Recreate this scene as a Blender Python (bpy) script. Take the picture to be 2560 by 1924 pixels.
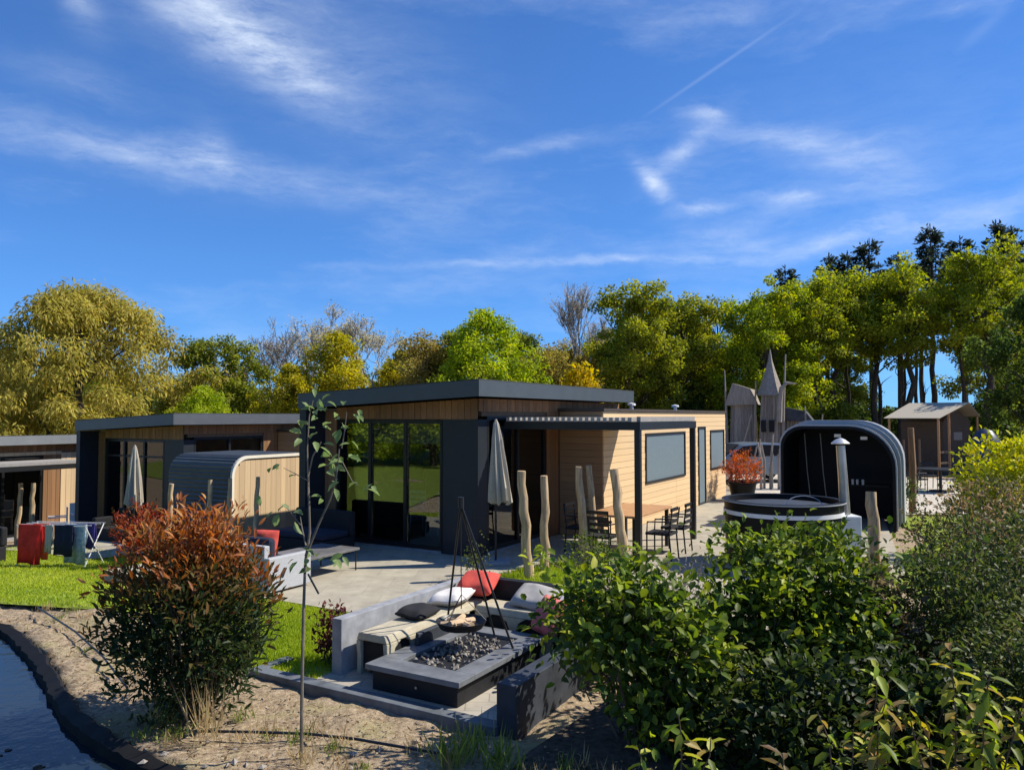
import bpy, math, random
import numpy as np
from mathutils import Vector, Matrix
from mathutils.geometry import delaunay_2d_cdt
R = math.radians
rnd = random.Random(7)
for o in list(bpy.data.objects): bpy.data.objects.remove(o)
scene = bpy.context.scene
COL = scene.collection

# ------------------------------------------------------------------ camera
cam_d = bpy.data.cameras.new('camera'); cam = bpy.data.objects.new('camera', cam_d); COL.objects.link(cam)
cam.location = (0, 0, 2.5); cam.rotation_euler = (R(90 + 2.32), 0, 0)
cam_d.sensor_width = 36.0; cam_d.lens = 36.0 * 1923 / 2560
cam_d.clip_start = 0.05; cam_d.clip_end = 3000
scene.camera = cam

# ------------------------------------------------------------------ sun and sky
SUN_AZ, SUN_EL = R(80), R(45)            # azimuth from +Y towards +X
sv = Vector((math.sin(SUN_AZ) * math.cos(SUN_EL), math.cos(SUN_AZ) * math.cos(SUN_EL), math.sin(SUN_EL)))
sd = bpy.data.lights.new('sun', 'SUN'); sun = bpy.data.objects.new('sun', sd); COL.objects.link(sun)
sun.rotation_euler = (-sv).to_track_quat('-Z', 'Y').to_euler()
sun.location = (30, 10, 40)
sd.energy = 5.0; sd.angle = R(0.53); sd.color = (1.0, 0.93, 0.82)
SKY_STRENGTH = 0.105
scene.view_settings.view_transform = 'Standard'; scene.view_settings.look = 'None'
scene.view_settings.exposure = 0.42; scene.view_settings.gamma = 1.0
scene.view_settings.use_curve_mapping = False

world = bpy.data.worlds.new('World'); scene.world = world; world.use_nodes = True
def build_world():
    nt = world.node_tree; N = nt.nodes; L = nt.links; N.clear()
    def node(t, **k):
        n = N.new(t)
        for a, b in k.items(): setattr(n, a, b)
        return n
    def math_(op, a, b=None, clamp=False):
        n = node('ShaderNodeMath', operation=op, use_clamp=clamp)
        for i, v in enumerate((a, b)):
            if v is None: continue
            if isinstance(v, (int, float)): n.inputs[i].default_value = v
            else: L.new(v, n.inputs[i])
        return n.outputs[0]
    out = node('ShaderNodeOutputWorld'); bg = node('ShaderNodeBackground')
    bg.inputs[1].default_value = SKY_STRENGTH
    sky = node('ShaderNodeTexSky', sky_type='NISHITA'); sky.sun_disc = False
    sky.sun_elevation = SUN_EL; sky.sun_rotation = SUN_AZ
    sky.air_density = 1.0; sky.dust_density = 0.0; sky.ozone_density = 5.0; sky.altitude = 1500
    hsv = node('ShaderNodeHueSaturation'); hsv.inputs['Saturation'].default_value = 1.08
    hsv.inputs['Value'].default_value = 1.0
    tint = node('ShaderNodeMix', data_type='RGBA', blend_type='MULTIPLY'); tint.inputs[0].default_value = 1.0
    tint.inputs[7].default_value = (.85, .91, 1.1, 1); L.new(sky.outputs[0], tint.inputs[6])
    # soft shoulder: keeps the band along the horizon and round the sun from burning out
    dv = node('ShaderNodeVectorMath', operation='MULTIPLY_ADD'); L.new(tint.outputs[2], dv.inputs[0]); dv.inputs[1].default_value = (1 / 2.2, 1 / 6.5, 1 / 18.0); dv.inputs[2].default_value = (1, 1, 1)
    sh_ = node('ShaderNodeVectorMath', operation='DIVIDE'); L.new(tint.outputs[2], sh_.inputs[0]); L.new(dv.outputs[0], sh_.inputs[1])
    gain = node('ShaderNodeVectorMath', operation='SCALE'); L.new(sh_.outputs[0], gain.inputs[0]); gain.inputs['Scale'].default_value = 1.38
    L.new(gain.outputs[0], hsv.inputs['Color'])
    tc = node('ShaderNodeTexCoord'); d0 = tc.outputs['Generated']
    # warp the direction a little so that wisps get frayed edges
    nz = node('ShaderNodeTexNoise'); nz.inputs['Scale'].default_value = 9; nz.inputs['Detail'].default_value = 9
    nz.inputs['Roughness'].default_value = .62
    L.new(d0, nz.inputs['Vector'])
    sub = node('ShaderNodeVectorMath', operation='SUBTRACT'); L.new(nz.outputs['Color'], sub.inputs[0]); sub.inputs[1].default_value = (.5, .5, .5)
    sc = node('ShaderNodeVectorMath', operation='SCALE'); L.new(sub.outputs[0], sc.inputs[0]); sc.inputs['Scale'].default_value = .035
    ad = node('ShaderNodeVectorMath', operation='ADD'); L.new(d0, ad.inputs[0]); L.new(sc.outputs[0], ad.inputs[1])
    d = ad.outputs[0]
    def dirv(az, el):
        az, el = R(az), R(el)
        return Vector((math.sin(az) * math.cos(el), math.cos(az) * math.cos(el), math.sin(el)))
    def frame(az, el, tilt):
        c = dirv(az, el); right = Vector((0, 0, 1)).cross(c).normalized() * -1
        up = right.cross(c) * 1.0
        if up.z < 0: up = -up
        t = R(tilt); u = right * math.cos(t) - up * math.sin(t)
        return c, u, c.cross(u).normalized()
    def dot(vec, u):
        n = node('ShaderNodeVectorMath', operation='DOT_PRODUCT'); L.new(vec, n.inputs[0]); n.inputs[1].default_value = u
        return n.outputs['Value']
    # azimuth, elevation, tilt (clockwise down), half length, half width (degrees), strength
    wisps = [(-18.2, 24.4, 24, 5.0, 1.5, .85), (-23, 27, 20, 4.5, 1.8, .45), (-15.5, 25.3, 18, 11, 4.2, .24),
             (-30, 27, 80, 2.5, 1.0, .5), (-27, 17.2, 4, 9.5, 1.1, .34), (-21.5, 18, 60, 1.6, 1.2, .35),
             (-18.5, 16.6, 3, 9, 1.5, .22), (-8, 16.0, -2, 8, .8, .13), (2, 19.6, -10, 3.2, .5, .38),
             (10.6, 16.6, 50, 1.8, .55, .8), (12.6, 18.6, -38, 2.4, .6, .5), (14.2, 21.0, 20, 1.6, .6, .42),
             (19.5, 19.0, 12, 5.0, .9, .36), (25, 16.6, 25, 4.5, 1.2, .25), (14.1, 14.6, -4, 1.9, .38, .7),
             (20.2, 14.8, 8, 2.4, .5, .38), (5.8, 11.4, 0, 11, .3, .5), (16.6, 12.4, 12, 3.6, .8, .3),
             (23.6, 12.2, -18, 3.4, .6, .45), (29, 12.4, -6, 7, .9, .4), (29, 16, 10, 12, 6, .13), (-30, 21, 5, 4, 1.2, .18)]
    total = None
    for az, el, tilt, a, b, s in wisps:
        c, u, v = frame(az, el, tilt)
        a2, b2 = math.radians(a), math.radians(b)
        du = math_('SUBTRACT', dot(d, u / a2), c.dot(u) / a2)
        dv = math_('SUBTRACT', dot(d, v / b2), c.dot(v) / b2)
        q = math_('ADD', math_('MULTIPLY', du, du), math_('MULTIPLY', dv, dv))
        e = math_('MULTIPLY', math_('POWER', 2.718, math_('MULTIPLY', q, -1.0)), s * .6)
        total = e if total is None else math_('ADD', total, e)
    # thin cirrus spread over the rest of the sky
    mp = node('ShaderNodeMapping'); mp.inputs['Scale'].default_value = (1.3, 1.3, 5.0); L.new(d, mp.inputs['Vector'])
    n2 = node('ShaderNodeTexNoise'); n2.inputs['Scale'].default_value = 1.7; n2.inputs['Detail'].default_value = 8; n2.inputs['Roughness'].default_value = .6
    L.new(mp.outputs[0], n2.inputs['Vector'])
    base = math_('MULTIPLY', math_('SUBTRACT', n2.outputs['Fac'], .5, True), .9)
    # fibres
    mp3 = node('ShaderNodeMapping'); mp3.inputs['Rotation'].default_value = (0, R(14), R(10)); mp3.inputs['Scale'].default_value = (8, 8, 34); L.new(d, mp3.inputs['Vector'])
    n3 = node('ShaderNodeTexNoise'); n3.inputs['Scale'].default_value = 1.6; n3.inputs['Detail'].default_value = 9; n3.inputs['Roughness'].default_value = .66
    L.new(mp3.outputs[0], n3.inputs['Vector'])
    fib = math_('MULTIPLY', math_('SUBTRACT', n3.outputs['Fac'], .22, True), 2.9)
    total = math_('MULTIPLY', math_('ADD', total, base), fib)
    # vapour trails: great circles between two directions
    for (p, q, w, s) in (((20.4, 26.4), (10.2, 21.4), .0020, .10), ((33.5, 24.5), (30.5, 22.5), .006, .06)):
        A, B = dirv(*p), dirv(*q); n_ = A.cross(B).normalized(); along = (B - A).normalized(); m = (A + B) / 2
        off = math_('DIVIDE', dot(d0, n_), w)
        lat = math_('POWER', 2.718, math_('MULTIPLY', math_('MULTIPLY', off, off), -1.0))
        al = math_('DIVIDE', math_('SUBTRACT', dot(d0, along), m.dot(along)), (B - A).length / 2 * 1.15)
        lon = math_('SUBTRACT', 1.0, math_('MULTIPLY', al, al), True)
        total = math_('ADD', total, math_('MULTIPLY', math_('MULTIPLY', lat, lon), s))
    total = math_('MINIMUM', total, .93)
    mix = node('ShaderNodeMix', data_type='RGBA'); mix.inputs[7].default_value = (6.2, 7.0, 8.2, 1)
    L.new(total, mix.inputs[0]); L.new(hsv.outputs[0], mix.inputs[6])
    L.new(mix.outputs[2], bg.inputs[0]); L.new(bg.outputs[0], out.inputs[0])
build_world()
world.cycles.sampling_method = 'MANUAL'; world.cycles.sample_map_resolution = 256

# ------------------------------------------------------------------ materials
MATS = {}
def mat(name, col, rough=.7, var=.18, scale=6, bump=.15, metal=0, rand=0.0, stretch=(1, 1, 1), spec=.35, col2=None, bscale=None, bdist=.01):
    if name in MATS: return MATS[name]
    m = bpy.data.materials.new(name); m.use_nodes = True; nt = m.node_tree; L = nt.links
    p = nt.nodes['Principled BSDF']; p.inputs['Roughness'].default_value = rough
    p.inputs['Metallic'].default_value = metal; p.inputs['Specular IOR Level'].default_value = spec
    tc = nt.nodes.new('ShaderNodeTexCoord'); mp = nt.nodes.new('ShaderNodeMapping'); mp.inputs['Scale'].default_value = stretch
    L.new(tc.outputs['Object'], mp.inputs[0])
    nz = nt.nodes.new('ShaderNodeTexNoise'); nz.inputs['Scale'].default_value = scale; nz.inputs['Detail'].default_value = 7; nz.inputs['Roughness'].default_value = .62
    oi = nt.nodes.new('ShaderNodeObjectInfo')
    addv = nt.nodes.new('ShaderNodeVectorMath'); addv.operation = 'ADD'
    sc = nt.nodes.new('ShaderNodeMath'); sc.operation = 'MULTIPLY'; sc.inputs[1].default_value = 37.0; L.new(oi.outputs['Random'], sc.inputs[0])
    L.new(mp.outputs[0], addv.inputs[0]); L.new(sc.outputs[0], addv.inputs[1]); L.new(addv.outputs[0], nz.inputs['Vector'])
    mx = nt.nodes.new('ShaderNodeMix'); mx.data_type = 'RGBA'
    c2 = col2 if col2 else tuple(c * (1 - var * 2) for c in col); c1 = col if col2 else tuple(min(1, c * (1 + var)) for c in col)
    mx.inputs[6].default_value = (*c2, 1); mx.inputs[7].default_value = (*c1, 1)
    rp = nt.nodes.new('ShaderNodeMapRange'); rp.inputs[1].default_value = .3; rp.inputs[2].default_value = .7
    L.new(nz.outputs['Fac'], rp.inputs[0]); L.new(rp.outputs[0], mx.inputs[0])
    last = mx.outputs[2]
    if rand > 0:
        hs = nt.nodes.new('ShaderNodeHueSaturation'); mr = nt.nodes.new('ShaderNodeMapRange')
        mr.inputs[3].default_value = 1 - rand; mr.inputs[4].default_value = 1 + rand
        L.new(oi.outputs['Random'], mr.inputs[0]); L.new(mr.outputs[0], hs.inputs['Value']); L.new(last, hs.inputs['Color']); last = hs.outputs[0]
    L.new(last, p.inputs['Base Color'])
    if bump > 0:
        b = nt.nodes.new('ShaderNodeBump'); b.inputs['Strength'].default_value = bump; b.inputs['Distance'].default_value = bdist
        src = nz
        if bscale:
            src = nt.nodes.new('ShaderNodeTexNoise'); src.inputs['Scale'].default_value = bscale; src.inputs['Detail'].default_value = 5
            L.new(addv.outputs[0], src.inputs['Vector'])
        L.new(src.outputs['Fac'], b.inputs['Height']); L.new(b.outputs[0], p.inputs['Normal'])
    MATS[name] = m; return m

def leaf_mat(name, trans=.35, rough=.5, obj_color=False, spec=.3):
    if name in MATS: return MATS[name]
    m = bpy.data.materials.new(name); m.use_nodes = True; nt = m.node_tree; L = nt.links
    p = nt.nodes['Principled BSDF']; p.inputs['Roughness'].default_value = rough; p.inputs['Specular IOR Level'].default_value = spec
    if obj_color: src = nt.nodes.new('ShaderNodeObjectInfo').outputs['Color']
    else:
        a = nt.nodes.new('ShaderNodeAttribute'); a.attribute_name = 'Col'; src = a.outputs['Color']
    L.new(src, p.inputs['Base Color'])
    if trans > 0:
        t = nt.nodes.new('ShaderNodeBsdfTranslucent'); g = nt.nodes.new('ShaderNodeHueSaturation'); g.inputs['Saturation'].default_value = 1.1; g.inputs['Value'].default_value = 1.3
        L.new(src, g.inputs['Color']); L.new(g.outputs[0], t.inputs['Color'])
        ms = nt.nodes.new('ShaderNodeMixShader'); ms.inputs[0].default_value = trans
        L.new(p.outputs[0], ms.inputs[1]); L.new(t.outputs[0], ms.inputs[2])
        L.new(ms.outputs[0], nt.nodes['Material Output'].inputs[0])
    MATS[name] = m; return m

def glass_mat(name, tint=(.75, .8, .8), refl=.1, rough=.01):
    if name in MATS: return MATS[name]
    m = bpy.data.materials.new(name); m.use_nodes = True; nt = m.node_tree; L = nt.links; nt.nodes.remove(nt.nodes['Principled BSDF'])
    tr = nt.nodes.new('ShaderNodeBsdfTransparent'); tr.inputs[0].default_value = (*tint, 1)
    gl = nt.nodes.new('ShaderNodeBsdfGlossy'); gl.inputs['Roughness'].default_value = rough
    fr = nt.nodes.new('ShaderNodeFresnel'); fr.inputs[0].default_value = 1.5
    ml = nt.nodes.new('ShaderNodeMath'); ml.operation = 'MULTIPLY_ADD'; ml.use_clamp = True; ml.inputs[1].default_value = 1.15; ml.inputs[2].default_value = refl
    L.new(fr.outputs[0], ml.inputs[0])
    ms = nt.nodes.new('ShaderNodeMixShader'); L.new(ml.outputs[0], ms.inputs[0]); L.new(tr.outputs[0], ms.inputs[1]); L.new(gl.outputs[0], ms.inputs[2])
    L.new(ms.outputs[0], nt.nodes['Material Output'].inputs[0]); MATS[name] = m; return m

anthracite = mat('anthracite_board', (.017, .022, .03), .45, .08, 4, .03, rand=.05)
fascia_m = mat('fascia_board', (.066, .08, .088), .42, .06, 3, .03)
roof_m = mat('roof_membrane', (.05, .055, .05), .85, .25, 5, .3)
black_metal = mat('black_metal', (.018, .019, .02), .4, .1, 8, .03, metal=.0)
frame_m = mat('black_frame', (.012, .013, .014), .4, .1, 8, .02)
cedar = mat('cedar_board', (.27, .14, .062), .7, .2, 3, .25, rand=.22, stretch=(6, 6, .7))
honey = mat('honey_board', (.74, .52, .28), .65, .07, 2.5, .2, rand=.05, stretch=(8, .8, 8))
pale_board = mat('pale_board', (.62, .45, .26), .7, .12, 2.5, .2, rand=.12, stretch=(7, 7, .8))
dark_board = mat('dark_board', (.15, .1, .06), .7, .15, 2.5, .2, rand=.15, stretch=(7, 7, .8))
cream_trim = mat('cream_trim', (.8, .74, .6), .5, .05, 5, .03)
glass = glass_mat('window_glass', refl=.06)
glass_dark = glass_mat('side_glass', (.45, .5, .5), .05)
grey_blue_m = mat('grey_blue_pane', (.155, .205, .225), .5, .05, 14, .05)  # opaque grey-blue fill of the annex panes
interior_m = mat('interior_wall', (.22, .19, .16), .9, .1, 4, 0)
floor_in = mat('interior_floor', (.16, .12, .085), .6, .15, 4, 0)
concrete = mat('concrete_cream', (.47, .42, .3), .85, .12, 9, .25)
concrete_g = mat('concrete_grey', (.3, .31, .325), .85, .15, 7, .25)
slate = mat('dark_slate', (.045, .052, .064), .55, .25, 4, .15)
slate_dark = mat('black_stone', (.014, .015, .018), .6, .25, 7, .25)
rope_wood = mat('debarked_wood', (.50, .36, .2), .75, .28, 3, .5, rand=.1, stretch=(7, 7, .8), bdist=.02)
bark = mat('bark', (.085, .065, .048), .9, .3, 5, .8, stretch=(4, 4, .8), bdist=.05)
bark_grey = mat('bark_grey', (.36, .33, .3), .9, .25, 5, .5, stretch=(4, 4, .8), bdist=.03)
twig_m = mat('twig', (.13, .09, .06), .85, .25, 8, .2)
canvas_b = mat('canvas_beige', (.42, .375, .29), .9, .08, 30, .1)
canvas_br = mat('canvas_brown', (.1, .072, .05), .9, .12, 12, .1)
white_p = mat('white_paint', (.78, .78, .76), .5, .05, 6, .02)
steel = mat('stainless_steel', (.5, .48, .44), .32, .1, 4, .03, metal=.85)
tub_m = mat('black_plastic', (.006, .0065, .0075), .5, .1, 5, .03, spec=.2)
shelter_in = mat('shelter_lining', (.01, .01, .011), .7, .1, 5, .05)
sofa_m = mat('grey_wicker', (.42, .43, .44), .7, .08, 40, .3)
navy = mat('navy_fabric', (.02, .026, .045), .9, .1, 30, .1)
black_f = mat('black_fabric', (.016, .016, .018), .9, .1, 30, .1)
red_f = mat('red_fabric', (.62, .085, .06), .9, .12, 8, .2)
pink_f = mat('rose_fabric', (.62, .16, .15), .9, .12, 8, .2)
orange_f = mat('orange_fabric', (.85, .3, .14), .9, .12, 8, .2)
def cloth(name, col, col2=None):
    m = mat(name, col, .9, .12, 9 if not col2 else 22, .15, col2=col2); nt = m.node_tree; p = nt.nodes['Principled BSDF']
    t = nt.nodes.new('ShaderNodeBsdfTranslucent'); nt.links.new(p.inputs['Base Color'].links[0].from_socket, t.inputs['Color'])
    ms = nt.nodes.new('ShaderNodeMixShader'); ms.inputs[0].default_value = .45; nt.links.new(p.outputs[0], ms.inputs[1]); nt.links.new(t.outputs[0], ms.inputs[2]); nt.links.new(ms.outputs[0], nt.nodes['Material Output'].inputs[0]); return m
towel_red = cloth('red_towel', (.8, .07, .06)); towel_orange = cloth('orange_towel', (.9, .3, .16)); towel_navy = cloth('navy_towel', (.03, .04, .09)); towel_indigo = cloth('indigo_towel', (.09, .075, .3)); towel_blue = cloth('pale_blue_towel', (.25, .4, .5), (.8, .85, .86))
white_f = mat('white_fabric', (.74, .7, .64), .9, .06, 9, .15)
grey_f = mat('grey_fabric', (.4, .38, .35), .9, .1, 9, .15)
indigo_f = mat('indigo_fabric', (.055, .05, .17), .9, .1, 9, .15)
pale_blue_f = mat('pale_blue_print', (.18, .3, .4), .9, .1, 22, .15, col2=(.78, .82, .82))
table_wood = mat('table_wood', (.5, .27, .12), .55, .15, 3, .1, stretch=(1, 8, 8))
grey_wood = mat('weathered_wood', (.33, .285, .235), .85, .2, 3, .3, rand=.15, stretch=(6, 6, .8))
car_paint = mat('silver_paint', (.2, .24, .28), .25, .03, 4, 0, metal=.4)
tyre_m = mat('tyre', (.02, .02, .02), .85, .1, 8, .1)
gravel_m = mat('lava_gravel', (.32, .29, .25), .9, .3, 30, .6, rand=.35)
slat_m = mat('corrugated_sheet', (.07, .075, .075), .4, .12, 3, .04)
firewood = mat('firewood', (.5, .36, .22), .8, .2, 5, .3, rand=.3)

def ground_mat():
    m = bpy.data.materials.new('sandy_soil'); m.use_nodes = True; nt = m.node_tree; L = nt.links; p = nt.nodes['Principled BSDF']
    p.inputs['Roughness'].default_value = .95; p.inputs['Specular IOR Level'].default_value = .1
    g = nt.nodes.new('ShaderNodeNewGeometry')
    def noise(s, det=6, ro=.6):
        n = nt.nodes.new('ShaderNodeTexNoise'); n.inputs['Scale'].default_value = s; n.inputs['Detail'].default_value = det; n.inputs['Roughness'].default_value = ro
        L.new(g.outputs['Position'], n.inputs['Vector']); return n.outputs['Fac']
    def mix(f, a, b, lo=.35, hi=.65):
        r = nt.nodes.new('ShaderNodeMapRange'); r.inputs[1].default_value = lo; r.inputs[2].default_value = hi; L.new(f, r.inputs[0])
        x = nt.nodes.new('ShaderNodeMix'); x.data_type = 'RGBA'; L.new(r.outputs[0], x.inputs[0])
        for i, v in ((6, a), (7, b)):
            if isinstance(v, tuple): x.inputs[i].default_value = (*v, 1)
            else: L.new(v, x.inputs[i])
        return x.outputs[2]
    c = mix(noise(16, 8, .7), (.19, .135, .085), (.47, .37, .245), .36, .62)
    c = mix(noise(1.3), c, (.37, .32, .16), .52, .72)
    c = mix(noise(45, 4), c, (.14, .1, .06), .62, .72)
    L.new(c, p.inputs['Base Color'])
    b = nt.nodes.new('ShaderNodeBump'); b.inputs['Strength'].default_value = .9; b.inputs['Distance'].default_value = .03; L.new(noise(22, 8, .7), b.inputs['Height']); L.new(b.outputs[0], p.inputs['Normal'])
    return m
soil_m = ground_mat()
lawn_m = mat('lawn_soil', (.22, .29, .03), .9, .3, 9, .5)
grass_m = leaf_mat('grass_blades', .4, .6)
leaf_far = leaf_mat('tree_leaves', .5, .6, spec=.15)
leaf_near = leaf_mat('shrub_leaves', .42, .5, spec=.25)
leaf_obj = leaf_mat('single_leaves', .42, .48, True, spec=.28)

def paving_mat(name, c1, c2, joint, size):
    m = bpy.data.materials.new(name); m.use_nodes = True; nt = m.node_tree; L = nt.links; p = nt.nodes['Principled BSDF']; p.inputs['Roughness'].default_value = .9
    p.inputs['Specular IOR Level'].default_value = .2
    tc = nt.nodes.new('ShaderNodeTexCoord')
    nz = nt.nodes.new('ShaderNodeTexNoise'); nz.inputs['Scale'].default_value = 3.5; nz.inputs['Detail'].default_value = 9; nz.inputs['Roughness'].default_value = .7; L.new(tc.outputs['Object'], nz.inputs[0])
    br = nt.nodes.new('ShaderNodeTexBrick'); br.offset = .5; br.inputs['Scale'].default_value = 1; br.inputs['Brick Width'].default_value = size[0]; br.inputs['Row Height'].default_value = size[1]
    br.inputs['Mortar Size'].default_value = .006; br.inputs['Color1'].default_value = (*c1, 1); br.inputs['Color2'].default_value = (*c2, 1); br.inputs['Mortar'].default_value = (*joint, 1)
    L.new(tc.outputs['Object'], br.inputs[0])
    mx = nt.nodes.new('ShaderNodeMix'); mx.data_type = 'RGBA'; mx.blend_type = 'MULTIPLY'; mx.inputs[0].default_value = .8
    r = nt.nodes.new('ShaderNodeMapRange'); r.inputs[1].default_value = .25; r.inputs[2].default_value = .75; r.inputs[3].default_value = .62; r.inputs[4].default_value = 1.15; L.new(nz.outputs['Fac'], r.inputs[0])
    L.new(br.outputs[0], mx.inputs[6]); L.new(r.outputs[0], mx.inputs[7]); L.new(mx.outputs[2], p.inputs['Base Color'])
    b = nt.nodes.new('ShaderNodeBump'); b.inputs['Strength'].default_value = .3; b.inputs['Distance'].default_value = .01; L.new(nz.outputs['Fac'], b.inputs['Height']); L.new(b.outputs[0], p.inputs['Normal'])
    return m
terrace_m = paving_mat('terrace_paving', (.43, .39, .295), (.37, .335, .26), (.33, .3, .23), (.6, .6))
pit_m = paving_mat('pit_paving', (.46, .42, .34), (.42, .38, .31), (.3, .27, .22), (.4, .2))

def water_mat():
    m = bpy.data.materials.new('pond_water'); m.use_nodes = True; nt = m.node_tree; L = nt.links; p = nt.nodes['Principled BSDF']
    p.inputs['Base Color'].default_value = (.012, .02, .026, 1); p.inputs['Roughness'].default_value = .03; p.inputs['IOR'].default_value = 1.36; p.inputs['Specular IOR Level'].default_value = .5
    g = nt.nodes.new('ShaderNodeNewGeometry'); n = nt.nodes.new('ShaderNodeTexNoise'); n.inputs['Scale'].default_value = 7; n.inputs['Detail'].default_value = 4
    L.new(g.outputs['Position'], n.inputs['Vector']); b = nt.nodes.new('ShaderNodeBump'); b.inputs['Strength'].default_value = .12; b.inputs['Distance'].default_value = .03
    L.new(n.outputs['Fac'], b.inputs['Height']); L.new(b.outputs[0], p.inputs['Normal']); return m
water_m = water_mat()
liner_m = mat('pond_edging', (.007, .0065, .006), .8, .3, 8, .4)

# ------------------------------------------------------------------ mesh helpers
class MB:
    def __init__(s): s.v = []; s.f = []
    def box(s, x0, x1, y0, y1, z0, z1):
        b = len(s.v); s.v += [(x0, y0, z0), (x1, y0, z0), (x1, y1, z0), (x0, y1, z0), (x0, y0, z1), (x1, y0, z1), (x1, y1, z1), (x0, y1, z1)]
        s.f += [tuple(b + i for i in q) for q in ((0, 3, 2, 1), (4, 5, 6, 7), (0, 1, 5, 4), (1, 2, 6, 5), (2, 3, 7, 6), (3, 0, 4, 7))]; return s
    def tube(s, pts, rad, n=8, cap=True):
        pts = [Vector(p) for p in pts]; rad = rad if isinstance(rad, (list, tuple)) else [rad] * len(pts)
        b0 = len(s.v); prev = None
        for i, p in enumerate(pts):
            t = (pts[min(i + 1, len(pts) - 1)] - pts[max(i - 1, 0)]).normalized()
            a = prev if prev is not None else (Vector((1, 0, 0)) if abs(t.x) < .9 else Vector((0, 1, 0)))
            a = (a - t * a.dot(t)).normalized(); prev = a; bb = t.cross(a)
            for k in range(n):
                an = 2 * math.pi * k / n; s.v.append(tuple(p + (a * math.cos(an) + bb * math.sin(an)) * rad[i]))
        for i in range(len(pts) - 1):
            for k in range(n):
                a_ = b0 + i * n + k; b_ = b0 + i * n + (k + 1) % n
                s.f.append((a_, b_, b_ + n, a_ + n))
        if cap:
            s.f.append(tuple(b0 + k for k in range(n))[::-1]); s.f.append(tuple(b0 + (len(pts) - 1) * n + k for k in range(n)))
        return s
    def lathe(s, prof, n=32, c=(0, 0, 0)):
        b0 = len(s.v)
        for r, z in prof:
            for k in range(n):
                a = 2 * math.pi * k / n; s.v.append((c[0] + r * math.cos(a), c[1] + r * math.sin(a), c[2] + z))
        for i in range(len(prof) - 1):
            for k in range(n):
                a_ = b0 + i * n + k; b_ = b0 + i * n + (k + 1) % n; s.f.append((a_, b_, b_ + n, a_ + n))
        return s
    def prism(s, poly, axis, a, b):
        """poly: 2-D outline; axis 'x','y' or 'z' is the direction of extrusion from a to b."""
        def P(u, v, w): return {'x': (w, u, v), 'y': (u, w, v), 'z': (u, v, w)}[axis]
        b0 = len(s.v); n = len(poly)
        s.v += [P(u, v, a) for u, v in poly] + [P(u, v, b) for u, v in poly]
        s.f.append(tuple(range(b0, b0 + n))[::-1]); s.f.append(tuple(range(b0 + n, b0 + 2 * n)))
        for i in range(n): j = (i + 1) % n; s.f.append((b0 + i, b0 + j, b0 + n + j, b0 + n + i))
        return s
    def beam(s, p, q, w, h=None):
        h = h or w; p = Vector(p); q = Vector(q); t = (q - p).normalized()
        a = t.cross(Vector((0, 0, 1))); a = a.normalized() if a.length > 1e-4 else Vector((1, 0, 0)); b = a.cross(t)
        b0 = len(s.v)
        for c in (p, q):
            for i, j in ((-1, -1), (1, -1), (1, 1), (-1, 1)): s.v.append(tuple(c + a * i * w / 2 + b * j * h / 2))
        s.f += [tuple(b0 + i for i in f) for f in ((0, 1, 2, 3), (7, 6, 5, 4), (0, 4, 5, 1), (1, 5, 6, 2), (2, 6, 7, 3), (3, 7, 4, 0))]; return s
    def build(s, name, m, parent=None, smooth=False, bevel=0, loc=None):
        me = bpy.data.meshes.new(name); me.from_pydata(s.v, [], s.f); me.validate(); me.materials.append(m)
        import bmesh
        bm = bmesh.new(); bm.from_mesh(me); bmesh.ops.recalc_face_normals(bm, faces=bm.faces); bm.to_mesh(me); bm.free()
        o = bpy.data.objects.new(name, me); COL.objects.link(o)
        if parent: o.parent = parent
        if loc: o.location = loc
        if smooth:
            me.shade_smooth()
            try: me.set_sharp_from_angle(angle=R(40))
            except Exception: pass
        if bevel:
            md = o.modifiers.new('bevel', 'BEVEL'); md.width = bevel; md.segments = 2; md.limit_method = 'ANGLE'
        return o
def tag(o, label=None, cat=None, group=None, kind=None):
    if label: o['label'] = label
    if cat: o['category'] = cat
    if group: o['group'] = group
    if kind: o['kind'] = kind
    return o
def thing(name, label, cat, loc=(0, 0, 0), rotz=0, group=None):
    o = bpy.data.objects.new(name, None); COL.objects.link(o); o.location = loc; o.rotation_euler = (0, 0, rotz); o.empty_display_size = .2
    return tag(o, label, cat, group)
CUBES = {}
def piece(name, m, parent, x0, x1, y0, y1, z0, z1):
    """one plank, slat or bar: a shared unit box scaled to size"""
    if m.name not in CUBES:
        CUBES[m.name] = MB().box(-.5, .5, -.5, .5, -.5, .5).build('t', m).data
        bpy.data.objects.remove(bpy.data.objects['t'])
    o = bpy.data.objects.new(name, CUBES[m.name]); COL.objects.link(o); o.parent = parent
    o.location = ((x0 + x1) / 2, (y0 + y1) / 2, (z0 + z1) / 2); o.scale = (abs(x1 - x0), abs(y1 - y0), abs(z1 - z0)); return o
def copy_tree(o, parent=None):
    c = o.copy(); COL.objects.link(c); c.parent = parent
    for ch in list(o.children): copy_tree(ch, c)
    return c
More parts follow.
